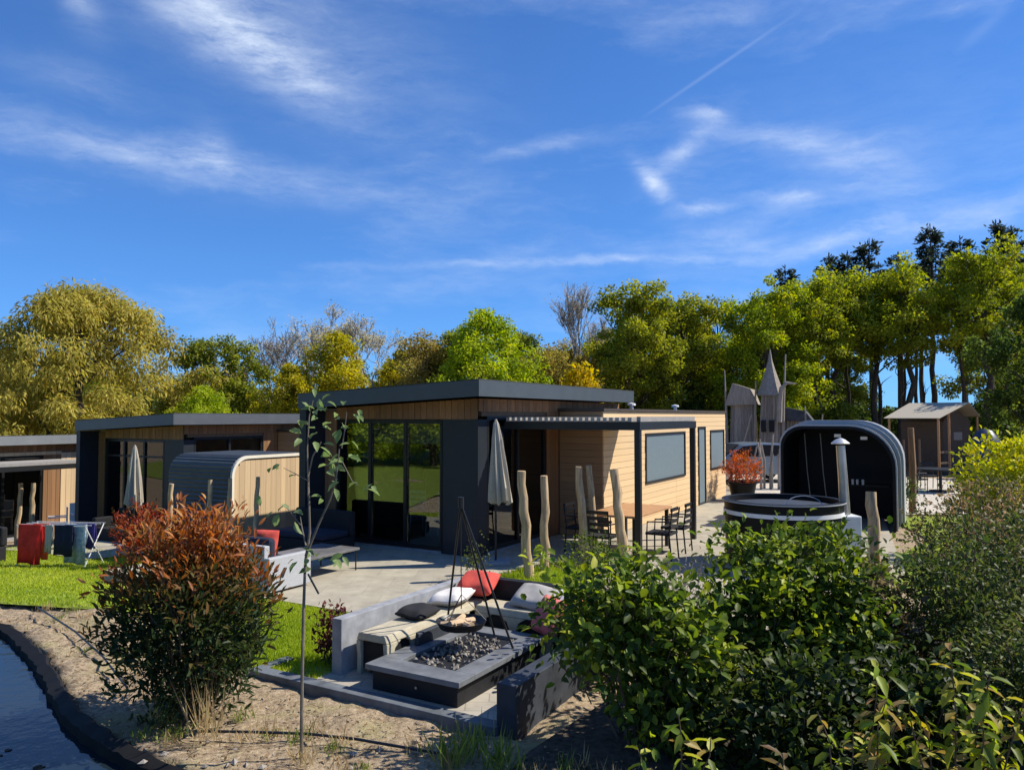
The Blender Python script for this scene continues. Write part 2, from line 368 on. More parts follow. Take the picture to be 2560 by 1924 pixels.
def fast_mesh(name, V, Q, cols=None, m=None, parent=None, smooth=False):
    V = np.asarray(V, np.float32); Q = np.asarray(Q, np.int32); k = Q.shape[1]
    me = bpy.data.meshes.new(name); me.vertices.add(len(V)); me.vertices.foreach_set('co', V.ravel())
    me.loops.add(Q.size); me.loops.foreach_set('vertex_index', Q.ravel())
    me.polygons.add(len(Q)); me.polygons.foreach_set('loop_start', np.arange(0, Q.size, k, dtype=np.int32))
    me.update(calc_edges=True)
    if cols is not None:
        a = me.attributes.new('Col', 'FLOAT_COLOR', 'POINT'); c = np.ones((len(V), 4), np.float32); c[:, :3] = cols; a.data.foreach_set('color', c.ravel())
    if m: me.materials.append(m)
    if smooth: me.shade_smooth()
    o = bpy.data.objects.new(name, me); COL.objects.link(o)
    if parent: o.parent = parent
    return o
def norm(a): return a / np.maximum(np.linalg.norm(a, axis=1, keepdims=True), 1e-6)
def leaf_arrays(P, D, Nn, L, W, fold=.25, simple=True):
    """leaf blades: base P, direction D, blade normal Nn"""
    D = norm(D); S = norm(np.cross(D, Nn)); Nn = np.cross(S, D)
    L = np.broadcast_to(L, (len(P),))[:, None]; W = np.broadcast_to(W, (len(P),))[:, None]
    if simple:
        V = np.stack([P, P + D * L * .45 + S * W * .5 + Nn * W * fold * .5, P + D * L, P + D * L * .45 - S * W * .5 + Nn * W * fold * .5], 1)
        n = len(P); Q = np.arange(n * 4).reshape(n, 4); return V.reshape(-1, 3), Q, 4
    tip = P + D * L - Nn * L * .12
    up = Nn * W * fold
    V = np.stack([P, P + D * L * .28 + S * W * .45 + up, P + D * L * .66 + S * W * .4 + up * .8, tip, P + D * L * .66 - S * W * .4 + up * .8, P + D * L * .28 - S * W * .45 + up, P + D * L * .45], 1)
    n = len(P); b = (np.arange(n) * 7)[:, None]
    T = np.concatenate([b + np.array([t]) for t in ((0, 1, 6), (1, 2, 6), (2, 3, 6), (0, 6, 5), (6, 4, 5), (6, 3, 4))], 0)
    return V.reshape(-1, 3), T, 7

# ------------------------------------------------------------------ the lie of the land
def sm(t): t = np.clip(t, 0, 1); return t * t * (3 - 2 * t)
def hgt(x, y):
    x = np.asarray(x, float); y = np.asarray(y, float)
    return -.55 * sm((-x - 3.5) / 5) * sm((y - 8) / 9) - .65 * sm((-x - 9.5) / 5) * sm((y - 16) / 6)
def gz(x, y): return float(hgt(x, y))
ROT = R(-30)
def S(x, y, z=0):
    """site frame: x to the right along the chalet front, y into the depth, origin at the chalet's near right corner"""
    return (-.6 + .866 * x + .5 * y, 13.6 - .5 * x + .866 * y, z)
def S2(x, y): return S(x, y)[:2]

POND = [(-10.2, 9.6), (-8.6, 10.3), (-6.35, 9.64), (-5.6, 8.9), (-4.85, 8.08), (-4.28, 7.36), (-3.74, 6.67), (-3.2, 6.17), (-2.5, 5.66), (-1.6, 5.1), (-.3, 4.4), (.9, 3.2), (.4, .8), (-5, 0), (-9.5, 3.5)]
def smooth_poly(P, it=3):
    for _ in range(it):
        Q = []
        for i in range(len(P)):
            a, b = P[i], P[(i + 1) % len(P)]; Q += [(.75 * a[0] + .25 * b[0], .75 * a[1] + .25 * b[1]), (.25 * a[0] + .75 * b[0], .25 * a[1] + .75 * b[1])]
        P = Q
    return P
POND = smooth_poly(POND, 3); _r = random.Random(2); POND = [(x + _r.uniform(-.02, .02), y + _r.uniform(-.02, .02)) for x, y in POND]
def inside(X, Y, poly):
    X = np.asarray(X); Y = np.asarray(Y); r = np.zeros(X.shape, bool); n = len(poly); j = n - 1
    for i in range(n):
        xi, yi = poly[i]; xj, yj = poly[j]
        c = ((yi > Y) != (yj > Y)) & (X < (xj - xi) * (Y - yi) / (yj - yi + 1e-12) + xi); r ^= c; j = i
    return r
def offset_poly(P, d):
    Q = []; n = len(P)
    for i in range(n):
        a = Vector(P[i - 1]); b = Vector(P[(i + 1) % n]); t = (b - a).normalized(); Q.append((P[i][0] - t.y * d, P[i][1] + t.x * d))
    return Q
def axis_lines(dense0, dense1, step, far):
    a = list(np.arange(dense0, dense1, step)); st = step; v = dense1
    while v < far: a.append(v); st *= 1.25; v += st
    st = step; v = dense0 - st; pre = []
    while v > -far: pre.append(v); st *= 1.25; v -= st
    return np.array(pre[::-1] + a)
gx = axis_lines(-9, 5, .09, 900); gy = axis_lines(3.5, 18, .09, 900)
GX, GY = np.meshgrid(gx, gy); GZ = hgt(GX, GY)
rs = np.random.RandomState(3)
near = (np.abs(GX + 1) < 9) & (GY > 3) & (GY < 12)
def vnoise(x, y, s, seed):
    r = np.random.RandomState(seed); t = r.rand(64, 64); x = x * s; y = y * s
    i = np.floor(x).astype(int); j = np.floor(y).astype(int); fx = x - i; fy = y - j; fx = fx * fx * (3 - 2 * fx); fy = fy * fy * (3 - 2 * fy)
    g = lambda a, b: t[a % 64, b % 64]
    return (g(i, j) * (1 - fx) + g(i + 1, j) * fx) * (1 - fy) + (g(i, j + 1) * (1 - fx) + g(i + 1, j + 1) * fx) * fy
rough_ = ((vnoise(GX, GY, 2.2, 1) - .5) * .07 + (vnoise(GX, GY, 6, 2) - .5) * .045 + (vnoise(GX, GY, 10.5, 5) - .5) * .03) - .03
GZ = GZ + np.where((GX < 6) & (GY < 7.35) & (GX > -8), rough_, np.where((GX < -2.2) & (GY < 11), rough_, -.03))
GZ = np.where(inside(GX, GY, offset_poly(POND, -.0)), -.7, GZ)
ny, nx = GX.shape
idx = np.arange(nx * ny).reshape(ny, nx)
Q = np.stack([idx[:-1, :-1], idx[:-1, 1:], idx[1:, 1:], idx[1:, :-1]], -1).reshape(-1, 4)
g_o = fast_mesh('ground', np.stack([GX, GY, GZ], -1).reshape(-1, 3), Q, None, soil_m, smooth=True); tag(g_o, kind='structure')

def sheet(name, poly, m, dz, step=.25, thick=0, kind='structure', follow=True):
    pts = [Vector(p) for p in poly]; n = len(pts); ed = []; vs = []
    for i in range(n):
        a, b = pts[i], pts[(i + 1) % n]; k = max(1, int((b - a).length / step))
        for j in range(k): vs.append(a + (b - a) * j / k)
    nb = len(vs); ed = [(i, (i + 1) % nb) for i in range(nb)]
    xs = [p[0] for p in poly]; ys = [p[1] for p in poly]
    X, Y = np.meshgrid(np.arange(min(xs), max(xs), step), np.arange(min(ys), max(ys), step)); X = X.ravel(); Y = Y.ravel()
    k = inside(X, Y, poly); vs += [Vector((a, b)) for a, b in zip(X[k], Y[k])]
    v2, e2, f2, *_ = delaunay_2d_cdt(vs, ed, [list(range(nb))], 1, 1e-4)
    mb = MB(); mb.v = [(v.x, v.y, (gz(v.x, v.y) if follow else 0) + dz) for v in v2]; mb.f = [tuple(f) for f in f2]
    if thick:
        b0 = len(mb.v); ring = [(v.x, v.y) for v in vs[:nb]]
        for x, y in ring: z = (gz(x, y) if follow else 0) + dz; mb.v += [(x, y, z), (x, y, z - thick)]
        for i in range(nb): j = (i + 1) % nb; mb.f.append((b0 + 2 * i, b0 + 2 * j, b0 + 2 * j + 1, b0 + 2 * i + 1))
    o = mb.build(name, m); tag(o, kind=kind); return o

# pond, its edging boards
mb = MB(); mb.v = [(x, y, -.1) for x, y in POND]; mb.f = [tuple(range(len(POND)))]
tag(mb.build('pond_water', water_m), kind='structure')
inner = offset_poly(POND, .03); outer = offset_poly(POND, -.09); low = offset_poly(POND, -.13); mb = MB(); n = len(POND)
lv = [(inner, -.3), (inner, -.01), (POND, .015), (outer, -.03), (low, -.4)]
for P_, z in lv: mb.v += [(x + .012 * math.sin(x * 31 + z * 40), y + .012 * math.sin(y * 27 + 2), z + .012 * math.sin(x * 7 + y * 5) + .008 * math.sin(x * 23)) for x, y in P_]
for k in range(len(lv) - 1):
    for i in range(n): j = (i + 1) % n; mb.f.append((k * n + i, k * n + j, (k + 1) * n + j, (k + 1) * n + i))
tag(mb.build('pond_edging', liner_m, smooth=True), kind='structure')

sheet('hedge_bed', [(.1, 5.75), (-.2, 5.0), (.9, 3.4), (7, 3.4), (9, 8.5), (6.5, 10.6), (3.2, 8.3), (1.35, 7.6), (.75, 6.7)], mat('dark_brown_bed', (.085, .065, .045), .95, .4, 18, .8, bdist=.03), .03, .3)  # dark brown sheet laid over the ground below the hedge
# lawns, terraces, paths (site frame corners)
def grass(name, poly, n, seed, hmin=.03, hmax=.065, label=None, c1=(.24, .35, .02), c2=(.5, .54, .05), w=.008):
    r = np.random.RandomState(seed); xs = [p[0] for p in poly]; ys = [p[1] for p in poly]
    X = r.uniform(min(xs), max(xs), n * 3); Y = r.uniform(min(ys), max(ys), n * 3); k = inside(X, Y, poly); X = X[k][:n]; Y = Y[k][:n]; n = len(X)
    P = np.stack([X, Y, hgt(X, Y) + .0], 1); D = np.stack([r.normal(0, .4, n), r.normal(0, .4, n), np.ones(n)], 1); NN = np.stack([r.normal(0, 1, n), r.normal(0, 1, n), np.zeros(n) + .1], 1)
    V, Q, k = leaf_arrays(P, D, norm(NN), r.uniform(hmin, hmax, n), w * (1 + hmax * 3), .1)
    t = np.clip(vnoise(X, Y, 1.1, seed)[:, None] * .8 + r.rand(n, 1) * .45 - .1, 0, 1); c = np.array(c1) * (1 - t) + np.array(c2) * t
    o = fast_mesh(name, V, Q, np.repeat(c, k, 0), grass_m); tag(o, label, 'grass', kind='stuff'); return o
lawn_left = [(-6.0, 10.35), (-4.6, 9.9), (-3.7, 9.2), (-3.3, 9.3), S2(-1.2, -4.02), S2(-4.6, -4.02), S2(-4.7, 0.5), (-8.0, 16.6), (-9.2, 17.6), (-14, 19.5), (-22, 17), (-14, 13.9), (-9, 11.8), (-7, 10.75)]
lawn_mid = [(-3.3, 9.3), (-3.0, 8.0), S2(1.42, -6.05), S2(2.02, -6.02), S2(2.02, -4.02), S2(-1.2, -4.02)]
lawn_logs = [S2(1.05, -2.5), S2(2.1, -3.5), S2(2.55, -2.2), S2(2.3, .1), S2(1.5, .35), S2(1.15, -.6)]
lawn_tent = [(5.5, 9.5), (12, 9.5), (14, 19.5), (9.3, 19.2), (8.4, 15.5), (6.0, 13)]
sheet('meadow', [(-11.3, 3), (-11.3, 9.6), (-9.4, 11.4), (-9, 12.2), (-14, 13.9), (-22, 17), (-45, 20), (-45, -12), (-9, -12), (-10, 1)], lawn_m, .004, 1.5)
for nme, pl, cnt, sd_ in (('lawn', lawn_left, 60000, 11), ('lawn', lawn_mid, 34000, 12), ('lawn', lawn_logs, 9000, 13), ('lawn', lawn_tent, 12000, 14)):
    sheet(nme, pl, lawn_m, .004, .3)
grass('lawn_grass', lawn_left, 80000, 21, label='sunlit mown grass of the lawn by the drying rack', w=.011)
grass('lawn_grass', lawn_mid, 42000, 22, label='mown grass between the pit wall and the red shrub')
grass('lawn_grass', lawn_logs, 9000, 23, .05, .13, label='longer grass round the feet of the log posts')
grass('lawn_grass', lawn_tent, 12000, 24, .04, .1, label='dark grass beside the black tub shelter')
terrace = [S2(-4.6, -3.97), S2(2.0, -3.97), S2(2.0, -3.5), S2(1.0, -2.5), S2(1.1, -.6), S2(1.5, .4), S2(2.35, .15), S2(2.6, -2.2), S2(5.2, -2.6), S2(6.6, 2), S2(5.2, 14), S2(-.1, 14.2), S2(-.1, .05), S2(-4.6, .05)]
sheet('terrace', terrace, terrace_m, .022, .6, .2, follow=False)
pit = [S2(1.55, -6.06), S2(4.12, -6.06), S2(4.12, -3.99), S2(2.0, -3.99), S2(2.0, -5.6), S2(1.55, -5.85)]
sheet('pit_floor', pit, pit_m, .018, .5, .15, follow=False)
def SH(x, y): p = S2(x, y); return (p[0] - 7.8, p[1] + 6.12)
sheet('neighbour_terrace', [SH(-4, -3.2), SH(1.2, -3.2), SH(3, 2), SH(1.0, 4), SH(-.1, 0), SH(-4, 0)], terrace_m, .03, .5)
sheet('gravel_path', [(7, 19.6), (16.5, 19.8), (20, 30), (9, 34), (7.5, 26)], mat('pale_gravel', (.56, .5, .4), .95, .2, 14, .5), .006, .8)
kerb = MB(); kerb.box(1.3, 4.12, -6.2, -6.06, -.12, .045).box(1.3, 1.42, -6.06, -5.7, -.12, .042)
ko = kerb.build('kerb', mat('kerb_stone', (.14, .155, .17), .6, .25, 5, .15), bevel=.006); ko.location = S(0, 0, 0); ko.rotation_euler = (0, 0, ROT); tag(ko, kind='structure')

# ------------------------------------------------------------------ chalets
def vplanks(parent, m, x0, x1, y, z0, z1, w=.14, t=.022, axis='x', ztop=None):
    """vertical boards along x (axis 'x', at plane y) or along y (axis 'y', at plane x=y)"""
    n = max(1, round((x1 - x0) / w)); st = (x1 - x0) / n
    for i in range(n):
        a = x0 + i * st + .004; b = x0 + (i + 1) * st - .004; dt = t + (.004 if i % 2 else 0)
        zt = ztop(a if axis == 'x' else y) if ztop else z1
        if axis == 'x': piece('plank', m, parent, a, b, y - dt, y, z0, zt)
        else: piece('plank', m, parent, y, y + dt, a, b, z0, zt)
def chalet(loc, label, annex='h', lamp=False, fascia_m=fascia_m):
    root = thing('chalet', label, 'chalet', loc, ROT)
    P = lambda name, mb, m, par=root, **k: mb.build(name, m, par, **k)
    zr = lambda x: 2.93 + (x + 3.77) / 4.17 * .186        # roof top over x
    zs = lambda x: zr(x) - .285
    base = P('floor_slab', MB().box(-3.6, 0, 0.02, 6.5, -.75, .07), concrete_g)
    P('room_floor', MB().box(-3.55, -.12, .1, 6.3, .072, .085), floor_in)
    P('room_wall', MB().box(-3.55, -.12, 4.3, 4.4, .086, 2.6).box(-3.597, -3.55, .15, 4.3, .086, 2.62), interior_m)
    P('ceiling', MB().box(-3.59, -.01, .0, 6.4, 2.60, 2.64), interior_m)
    P('side_wall', MB().box(-3.77, -3.602, -.55, 6.5, -.75, 2.645), anthracite)
    P('back_wall', MB().box(-3.6, 0, 6.5, 6.6, -.6, 2.64), anthracite)
    # front: cedar recess, glazing, dark corner panel, cedar band
    wf = P('front_wall', MB().box(-3.6, -3.29, .0, .1, .0, 2.6).box(-3.29, -.1, 0, .1, 2.44, 2.6), dark_board)
    vplanks(wf, cedar, -3.6, -3.3, -.002, .0, 2.6)
    vplanks(wf, cedar, -3.3, .0, -.002, 2.45, 2.9, ztop=zs)
    P('corner_panel', MB().box(-.785, 0, 0, .12, -.05, 2.44).box(-.12, 0, .12, .32, -.05, 2.44), anthracite)
    fr = MB(); xs = [-3.28, -2.47, -1.617, -.785]
    for x in xs: fr.box(x - .035, x + .035, -.0, .09, .07, 2.43)
    fr.box(xs[0], xs[-1], .005, .085, .07, .15).box(xs[0], xs[-1], .005, .085, 2.36, 2.43)
    if annex != 'h' or not lamp: fr.box(xs[0], xs[-1], .012, .08, 1.95, 2.0) if loc[2] < -.1 else None
    wfz = P('window_wall', fr, frame_m)
    for a, b in zip(xs, xs[1:]): P('pane', MB().box(a + .035, b - .035, .04, .05, .15, 2.36), glass, wfz)
    P('blind', MB().box(-3.25, -.8, .22, .235, 1.98, 2.36), mat('grey_blind', (.2, .2, .19), .8, .05, 10, 0))
    # right-hand side: glass doors, cedar post, cedar band under the roof
    sf = MB()
    for y in (.34, 1.45, 2.56): sf.box(-.08, -.0, y - .035, y + .035, .07, 2.5)
    sf.box(-.078, -.002, .34, 2.56, .07, .14).box(-.078, -.002, .34, 2.56, 2.43, 2.5)
    dw = P('glass_door', sf, frame_m)
    for a, b in ((.34, 1.45), (1.45, 2.56)): P('pane', MB().box(-.045, -.037, a + .035, b - .035, .14, 2.43), glass_dark, dw)
    ws = P('right_wall', MB().box(-.1, 0, 2.6, 6.5, 0, 2.6).box(-.1, 0, .12, 2.6, 2.5, 2.6), dark_board)
    vplanks(ws, cedar, 2.6, 3.12, .002, 0, 2.58, axis='y')
    vplanks(ws, cedar, .0, 6.5, .002, 2.585, 2.9, axis='y', ztop=lambda x: zs(0))
    # roof with its fascia boards
    def slab(x0, x1, y0, y1, za, zb): # sloping slab
        m = MB(); m.v = [(x0, y0, zr(x0) + za), (x1, y0, zr(x1) + za), (x1, y1, zr(x1) + za), (x0, y1, zr(x0) + za), (x0, y0, zr(x0) + zb), (x1, y0, zr(x1) + zb), (x1, y1, zr(x1) + zb), (x0, y1, zr(x0) + zb)]
        m.f = [(0, 3, 2, 1), (4, 5, 6, 7), (0, 1, 5, 4), (1, 2, 6, 5), (2, 3, 7, 6), (3, 0, 4, 7)]; return m
    rf = P('roof', slab(-3.75, .36, -.56, 6.5, -.24, -.02), dark_board)
    P('roof_membrane', slab(-3.77, .4, -.6, 6.55, -.004, .012), roof_m, rf)
    P('fascia', slab(-3.77, .4, -.6, -.565, -.28, -.006), fascia_m, rf)
    P('fascia', slab(.365, .4, -.563, 6.55, -.28, -.006), fascia_m, rf)
    P('fascia', slab(-3.77, -3.755, -.563, 6.55, -.28, -.006), fascia_m, rf)
    # annex at the back right
    x1 = 1.03 if annex == 'h' else .06
    y0, y1 = 3.13, 12.7 if annex == 'h' else 11
    if annex == 'h':
        wa = P('annex_wall', MB().box(-3.5, x1, y0, y1, -.6, 2.6), dark_board)
        P('annex_coping', MB().box(-3.55, x1 + .06, y0 - .06, y1 + .05, 2.602, 2.66), mat('coping', (.06, .045, .035), .6, .1, 5, .05))
        openings = [(5.55, 8.56, .93, 2.1), (9.76, 10.47, .02, 2.2), (10.97, 12.5, .93, 2.09)]
        z = .03; i = 0
        while z < 2.58:
            zt = min(z + .136, 2.6); cuts = [y0, 7.82, y1]
            segs = [(y0, 7.815), (7.825, y1)]
            for (a, b, za, zb) in openings:
                if z + .07 > za and z + .07 < zb:
                    ns = []
                    for (p, q) in segs:
                        if b <= p or a >= q: ns.append((p, q)); continue
                        if a > p: ns.append((p, a))
                        if b < q: ns.append((b, q))
                    segs = ns
            for p, q in segs:
                if q - p > .03: piece('plank', honey, wa, x1, x1 + .02 + .003 * (i % 3), p, q, z, zt - .007)
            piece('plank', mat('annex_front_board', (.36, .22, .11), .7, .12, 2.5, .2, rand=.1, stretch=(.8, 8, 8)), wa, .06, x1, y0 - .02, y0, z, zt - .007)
            z += .136; i += 1
        for k, (a, b, za, zb) in enumerate(openings):
            f = MB(); t = .05
            f.box(x1, x1 + .05, a, a + t, za, zb).box(x1, x1 + .05, b - t, b, za, zb).box(x1, x1 + .05, a + t, b - t, za, za + t).box(x1, x1 + .05, a + t, b - t, zb - t, zb)
            fo = P('door' if k == 1 else 'window', f, frame_m)
            P('pane', MB().box(x1 + .012, x1 + .022, a + t, b - t, za + t, zb - t), grey_blue_m, fo)
        for y in (6.9, 10.4): P('vent_cap', MB().lathe([(0, .0), (.05, .0), (.05, .1), (.11, .11), (.1, .16), (0, .18)], 12, (.2, y, 2.66)), white_p)
    else:
        wa = P('annex_wall', MB().box(-3.5, x1 - .04, y0, y1, -.6, 2.6), dark_board)
        vplanks(wa, pale_board, y0, y1, x1 - .04, -.1, 2.55, w=.16, axis='y')
        vplanks(wa, pale_board, .0, y0, .03, 2.5, 2.6, w=.16, axis='y')
        P('wall_lamp', MB().lathe([(0, 0), (.06, 0), (.06, .24), (0, .24)], 12, (.14, 4.6, 1.75)), black_metal)
    return root
main = chalet(S(0, 0, 0), 'dark timber chalet with long honey boarded annex beside the pergola')
c2 = chalet((-8.4, 19.72, -.55), 'middle chalet with grey roof edge standing behind the rounded shed', fascia_m=mat('grey_fascia', (.095, .105, .115), .42, .06, 3, .03))
c3 = chalet((-15.88, 21.75, -1.2), 'far chalet with pale vertical boards and a wall lamp', 'v', True, mat('pale_fascia', (.2, .21, .21), .45, .06, 3, .03))

# ------------------------------------------------------------------ pergola, parasols, logs
def pergola(loc, label, w, d, h, x0=0, nl=22):
    r = thing('pergola', label, 'pergola', loc, ROT)
    for (x, y) in ((w, 0), (w, d)): MB().box(x - .05, x + .05, y - .05, y + .05, -.02, h - .14).build('post', black_metal, r, bevel=.005)
    MB().box(x0, w + .06, -.06, .06, h - .14, h).build('beam', black_metal, r); MB().box(x0, w + .06, d - .06, d + .06, h - .14, h).build('beam', black_metal, r)
    MB().box(w - .06, w + .06, .063, d - .063, h - .14, h).build('beam', black_metal, r)
    for i in range(nl):
        x = x0 + .08 + (w - x0 - .2) * i / (nl - 1); piece('slat', mat('pergola_slat', (.36, .34, .31), .6, .1, 6, .05), r, x - .035, x + .035, -.07, d + .07, h + .003, h + .075)
    MB().box(w - .02, w + .05, .0, d, h + .004, h + .09).build('rolled_awning', mat('awning_cloth', (.3, .28, .26), .8, .1, 12, .1), r)
    return r
pergola(S(.02, .84, .022), 'black metal pergola with slatted top against the honey boarded chalet', 2.64, 3.1, 2.38, .06)
pergola((-15.88 + .866 * .3 + .5 * .2, 21.75 - .5 * .3 + .866 * .2, -1.2), 'small pergola along the pale boarded far chalet', 1.6, 2.6, 2.3, .05, 10)

def parasol(loc, label, s=1.0, bend=0.0, canv=canvas_b, top=2.45):
    r = thing('parasol', label, 'parasol', loc, 0, 'closed beige parasols')
    MB().box(-.24, .24, -.24, .24, 0, .06).build('base', concrete_g, r, bevel=.01)
    MB().tube([(0, 0, .06), (0, 0, top - .02)], .019, 10).build('pole', black_metal, r, smooth=True)
    mb = MB(); n = 40; prof = [(top, .012), (top - .08, .045), (top - .35, .085), (top - .8, .115), (top - 1.15, .15), (top - 1.38, .165), (top - 1.42, .12)]
    for z, rad in prof:
        for k in range(n):
            a = 2 * math.pi * k / n; rr = rad * (1 + .32 * math.cos(a * 8 + z * 1.5) * min(1, (top - z) * 1.6) + .08 * math.sin(a * 3 + z * 4))
            mb.v.append((rr * math.cos(a) + bend * (top - z) * .1, rr * math.sin(a), z + .03 * math.sin(a * 4) * (z < top - 1.2)))
    for i in range(len(prof) - 1):
        for k in range(n): a_ = i * n + k; b_ = i * n + (k + 1) % n; mb.f.append((a_, b_, b_ + n, a_ + n))
    mb.build('canopy', canv, r, smooth=True); return r
parasol(S(.55, -.3, .022), 'closed beige parasol at the dark corner panel of the near chalet', top=2.43, bend=.6)
px, py = -8.85, 18.1
parasol((px, py, gz(px, py) + .03), 'closed beige parasol in front of the middle chalet windows', top=2.35)

def log_post(p, top, rad, label, group='debarked log posts in the garden', seed=1, name='log_post'):
    r = random.Random(seed); b = Vector(p); t = Vector(top); pts = []; rr = []
    for i in range(9):
        q = b + (t - b) * i / 8 + Vector((r.uniform(-1, 1), r.uniform(-1, 1), 0)) * .022 * (0 < i < 8); pts.append(q - b); rr.append(rad * (1.1 - .3 * i / 8) * r.uniform(.92, 1.08))
    pts[0].z -= .05
    o = MB().tube(pts, rr, 10).build(name, rope_wood, None, smooth=True, loc=b); tag(o, label, 'post', group); return o
LP = ['debarked log post standing nearest to the fire pit', 'straight log post between the fire pit post and the close pair', 'thicker front log post of the close pair before the annex', 'thinner rear log post of the close pair before the annex']
for k, (x, y, dx, dy, h, ra) in enumerate(((1.63, -1.09, -.12, 0, 1.66, .075), (1.61, -.53, -.02, 0, 1.55, .07), (1.93, .31, -.11, .0, 1.66, .075), (1.83, .94, -.12, 0, 1.64, .065))):
    b = S(x, y, 0); log_post(b, (b[0] + dx, b[1] + dy, h), ra, LP[k], seed=k + 3)
b = S(2.5, .62, 0); log_post(b, (b[0] - .18, b[1], 1.62), .085, 'dark leaning log post touching the front pergola post', seed=21)
log_post((4.95, 10.55, 0), (4.9, 10.55, 1.47), .085, 'short log post standing in front of the black tub shelter', seed=30)
for k, (x, y, h) in enumerate(((-6.35, 14.3, 1.3), (-5.75, 14.6, 1.35), (-5.45, 14.8, 1.36), (-4.95, 14.9, 1.38))):
    log_post((x, y, gz(x, y)), (x + .05, y, h - .05), .05, 'pale log post rising behind the large red shrub', 'log posts behind the red shrub', seed=40 + k)
for k, (x, y, h) in enumerate(((-14.3, 22.4, 1.0), (-13.8, 22.2, .8))):
    log_post((x, y, gz(x, y)), (x + .05, y, gz(x, y) + 1.75), .07, 'pale log post before the far chalet pergola', 'log posts at the far chalet', seed=50 + k)

# ------------------------------------------------------------------ rounded shed
sx, sy = -5.8, 16.0
sh = thing('garden_shed', 'rounded shed with corrugated dark shell and cream rimmed boarded end', 'shed', (sx, sy, -.38), ROT)
# local: y from 0 (front) to 2.3, x from -2 to 0 ; arched profile in y-z
prof = [(0, 0)] + [(.42 - .42 * math.cos(a), 1.62 + .42 * math.sin(a)) for a in np.linspace(0, math.pi / 2, 9)] + [(2.3 - .42 + .42 * math.sin(a), 1.62 + .42 * math.cos(a)) for a in np.linspace(0, math.pi / 2, 9)] + [(2.3, 0)]
def inset(pr, d):
    c = (1.15, .8); return [(max(0 + d, min(2.3 - d, y)) if True else y, min(z, 2.04 - d)) for y, z in pr]
core = [(.06, 0)] + [(.42 - .36 * math.cos(a), 1.62 + .36 * math.sin(a)) for a in np.linspace(0, math.pi / 2, 9)] + [(1.88 + .36 * math.sin(a), 1.62 + .36 * math.cos(a)) for a in np.linspace(0, math.pi / 2, 9)] + [(2.24, 0)]
MB().prism(core, 'x', -2.0, -.06).build('core', dark_board, sh)
# shell of separate corrugation slats
seg = []
def along(pr, st):
    out = []; 
    for (a, b) in zip(pr, pr[1:]):
        L_ = math.hypot(b[0] - a[0], b[1] - a[1]); k = max(1, round(L_ / st))
        out += [(a[0] + (b[0] - a[0]) * i / k, a[1] + (b[1] - a[1]) * i / k) for i in range(k)]
    return out + [pr[-1]]
pp = along(prof, .095)
for a, b in zip(pp, pp[1:]):
    t = Vector((0, b[0] - a[0], b[1] - a[1])); n_ = Vector((0, -t.z, t.y)).normalized()
    m = Vector((0, (a[0] + b[0]) / 2, (a[1] + b[1]) / 2)) - n_ * .0
    MB().beam(Vector((-2.03, m.y, m.z)), Vector((-.06, m.y, m.z)), .02, .02)
    mb = MB(); A = Vector((0, *a)); B = Vector((0, *b)); q = [A, A * .5 + B * .5 + n_ * .022, B, B - n_ * .05, A - n_ * .05]
    mb.v = [(-2.03, v.y, v.z) for v in q] + [(-.062, v.y, v.z) for v in q]; mb.f = [(4, 3, 2, 1, 0), (5, 6, 7, 8, 9)] + [(i, (i + 1) % 5, 5 + (i + 1) % 5, 5 + i) for i in range(5)]
    mb.build('corrugation', slat_m, sh)
rim = MB()
inn = core; k = len(prof)
rim.v = [(-.058, y - (0), z) for y, z in prof] + [(.0, y, z) for y, z in prof] + [(.0, y, z) for y, z in core] + [(-.058, y, z) for y, z in core]
for i in range(k - 1):
    rim.f += [(i, i + 1, k + i + 1, k + i), (k + i, k + i + 1, 2 * k + i + 1, 2 * k + i), (2 * k + i, 2 * k + i + 1, 3 * k + i + 1, 3 * k + i)]
rim.build('rim', cream_trim, sh)
n = 15
for i in range(n):
    a = .075 + (2.15) * i / n + .003; b = .075 + 2.15 * (i + 1) / n - .003; c = (a + b) / 2
    dz = 0 if .42 < c < 1.88 else .36 - math.sqrt(max(0, .36 ** 2 - (min(abs(c - .42), abs(c - 1.88))) ** 2))
    piece('plank', pale_board, sh, -.06, -.03, a, b, .02, 1.965 - dz)
# pole with a small vane behind the shed roof
# ------------------------------------------------------------------ hot tub, chimney, shelter
tx, ty = 4.55, 13.0
tub = thing('hot_tub', 'round black hot tub with pale band standing before the black shelter', 'hot tub', (tx, ty, .02))
MB().lathe([(0, 0), (.9, 0), (.93, .1), (.95, 1.04), (.985, 1.055), (.985, 1.09), (.88, 1.09), (.87, .5), (0, .5)], 56).build('shell', tub_m, tub, smooth=True)
MB().lathe([(.946, .86), (.962, .86), (.962, .925), (.946, .925)], 56).build('band', white_p, tub, smooth=True)
MB().lathe([(.984, 1.066), (.992, 1.066), (.992, 1.084), (.984, 1.084)], 56).build('band', mat('grey_band', (.4, .42, .43), .5, .05, 5, 0), tub, smooth=True)
MB().lathe([(0, 1.0), (.4, 1.02), (.86, 1.0), (.865, .97), (0, .97)], 56).build('lid', mat('dark_lid', (.05, .055, .065), .5, .2, 3, .1), tub, smooth=True)
MB().tube([(-.1 + .33 * math.cos(a) * .9 + .3, -.45 + .2 * math.sin(a) * .4, 1.02 + .16 * math.sin(a)) for a in np.linspace(0, math.pi, 12)], .008, 6).build('handle', steel, tub, smooth=True)
st = thing('tub_stove', 'tub stove with pale top and tall steel chimney under a cap', 'stove', (5.43, 12.62, .02))
MB().box(-.17, .17, -.24, .24, 0, .88).build('firebox', mat('pale_enamel', (.62, .64, .63), .5, .06, 5, .02), st, bevel=.02)
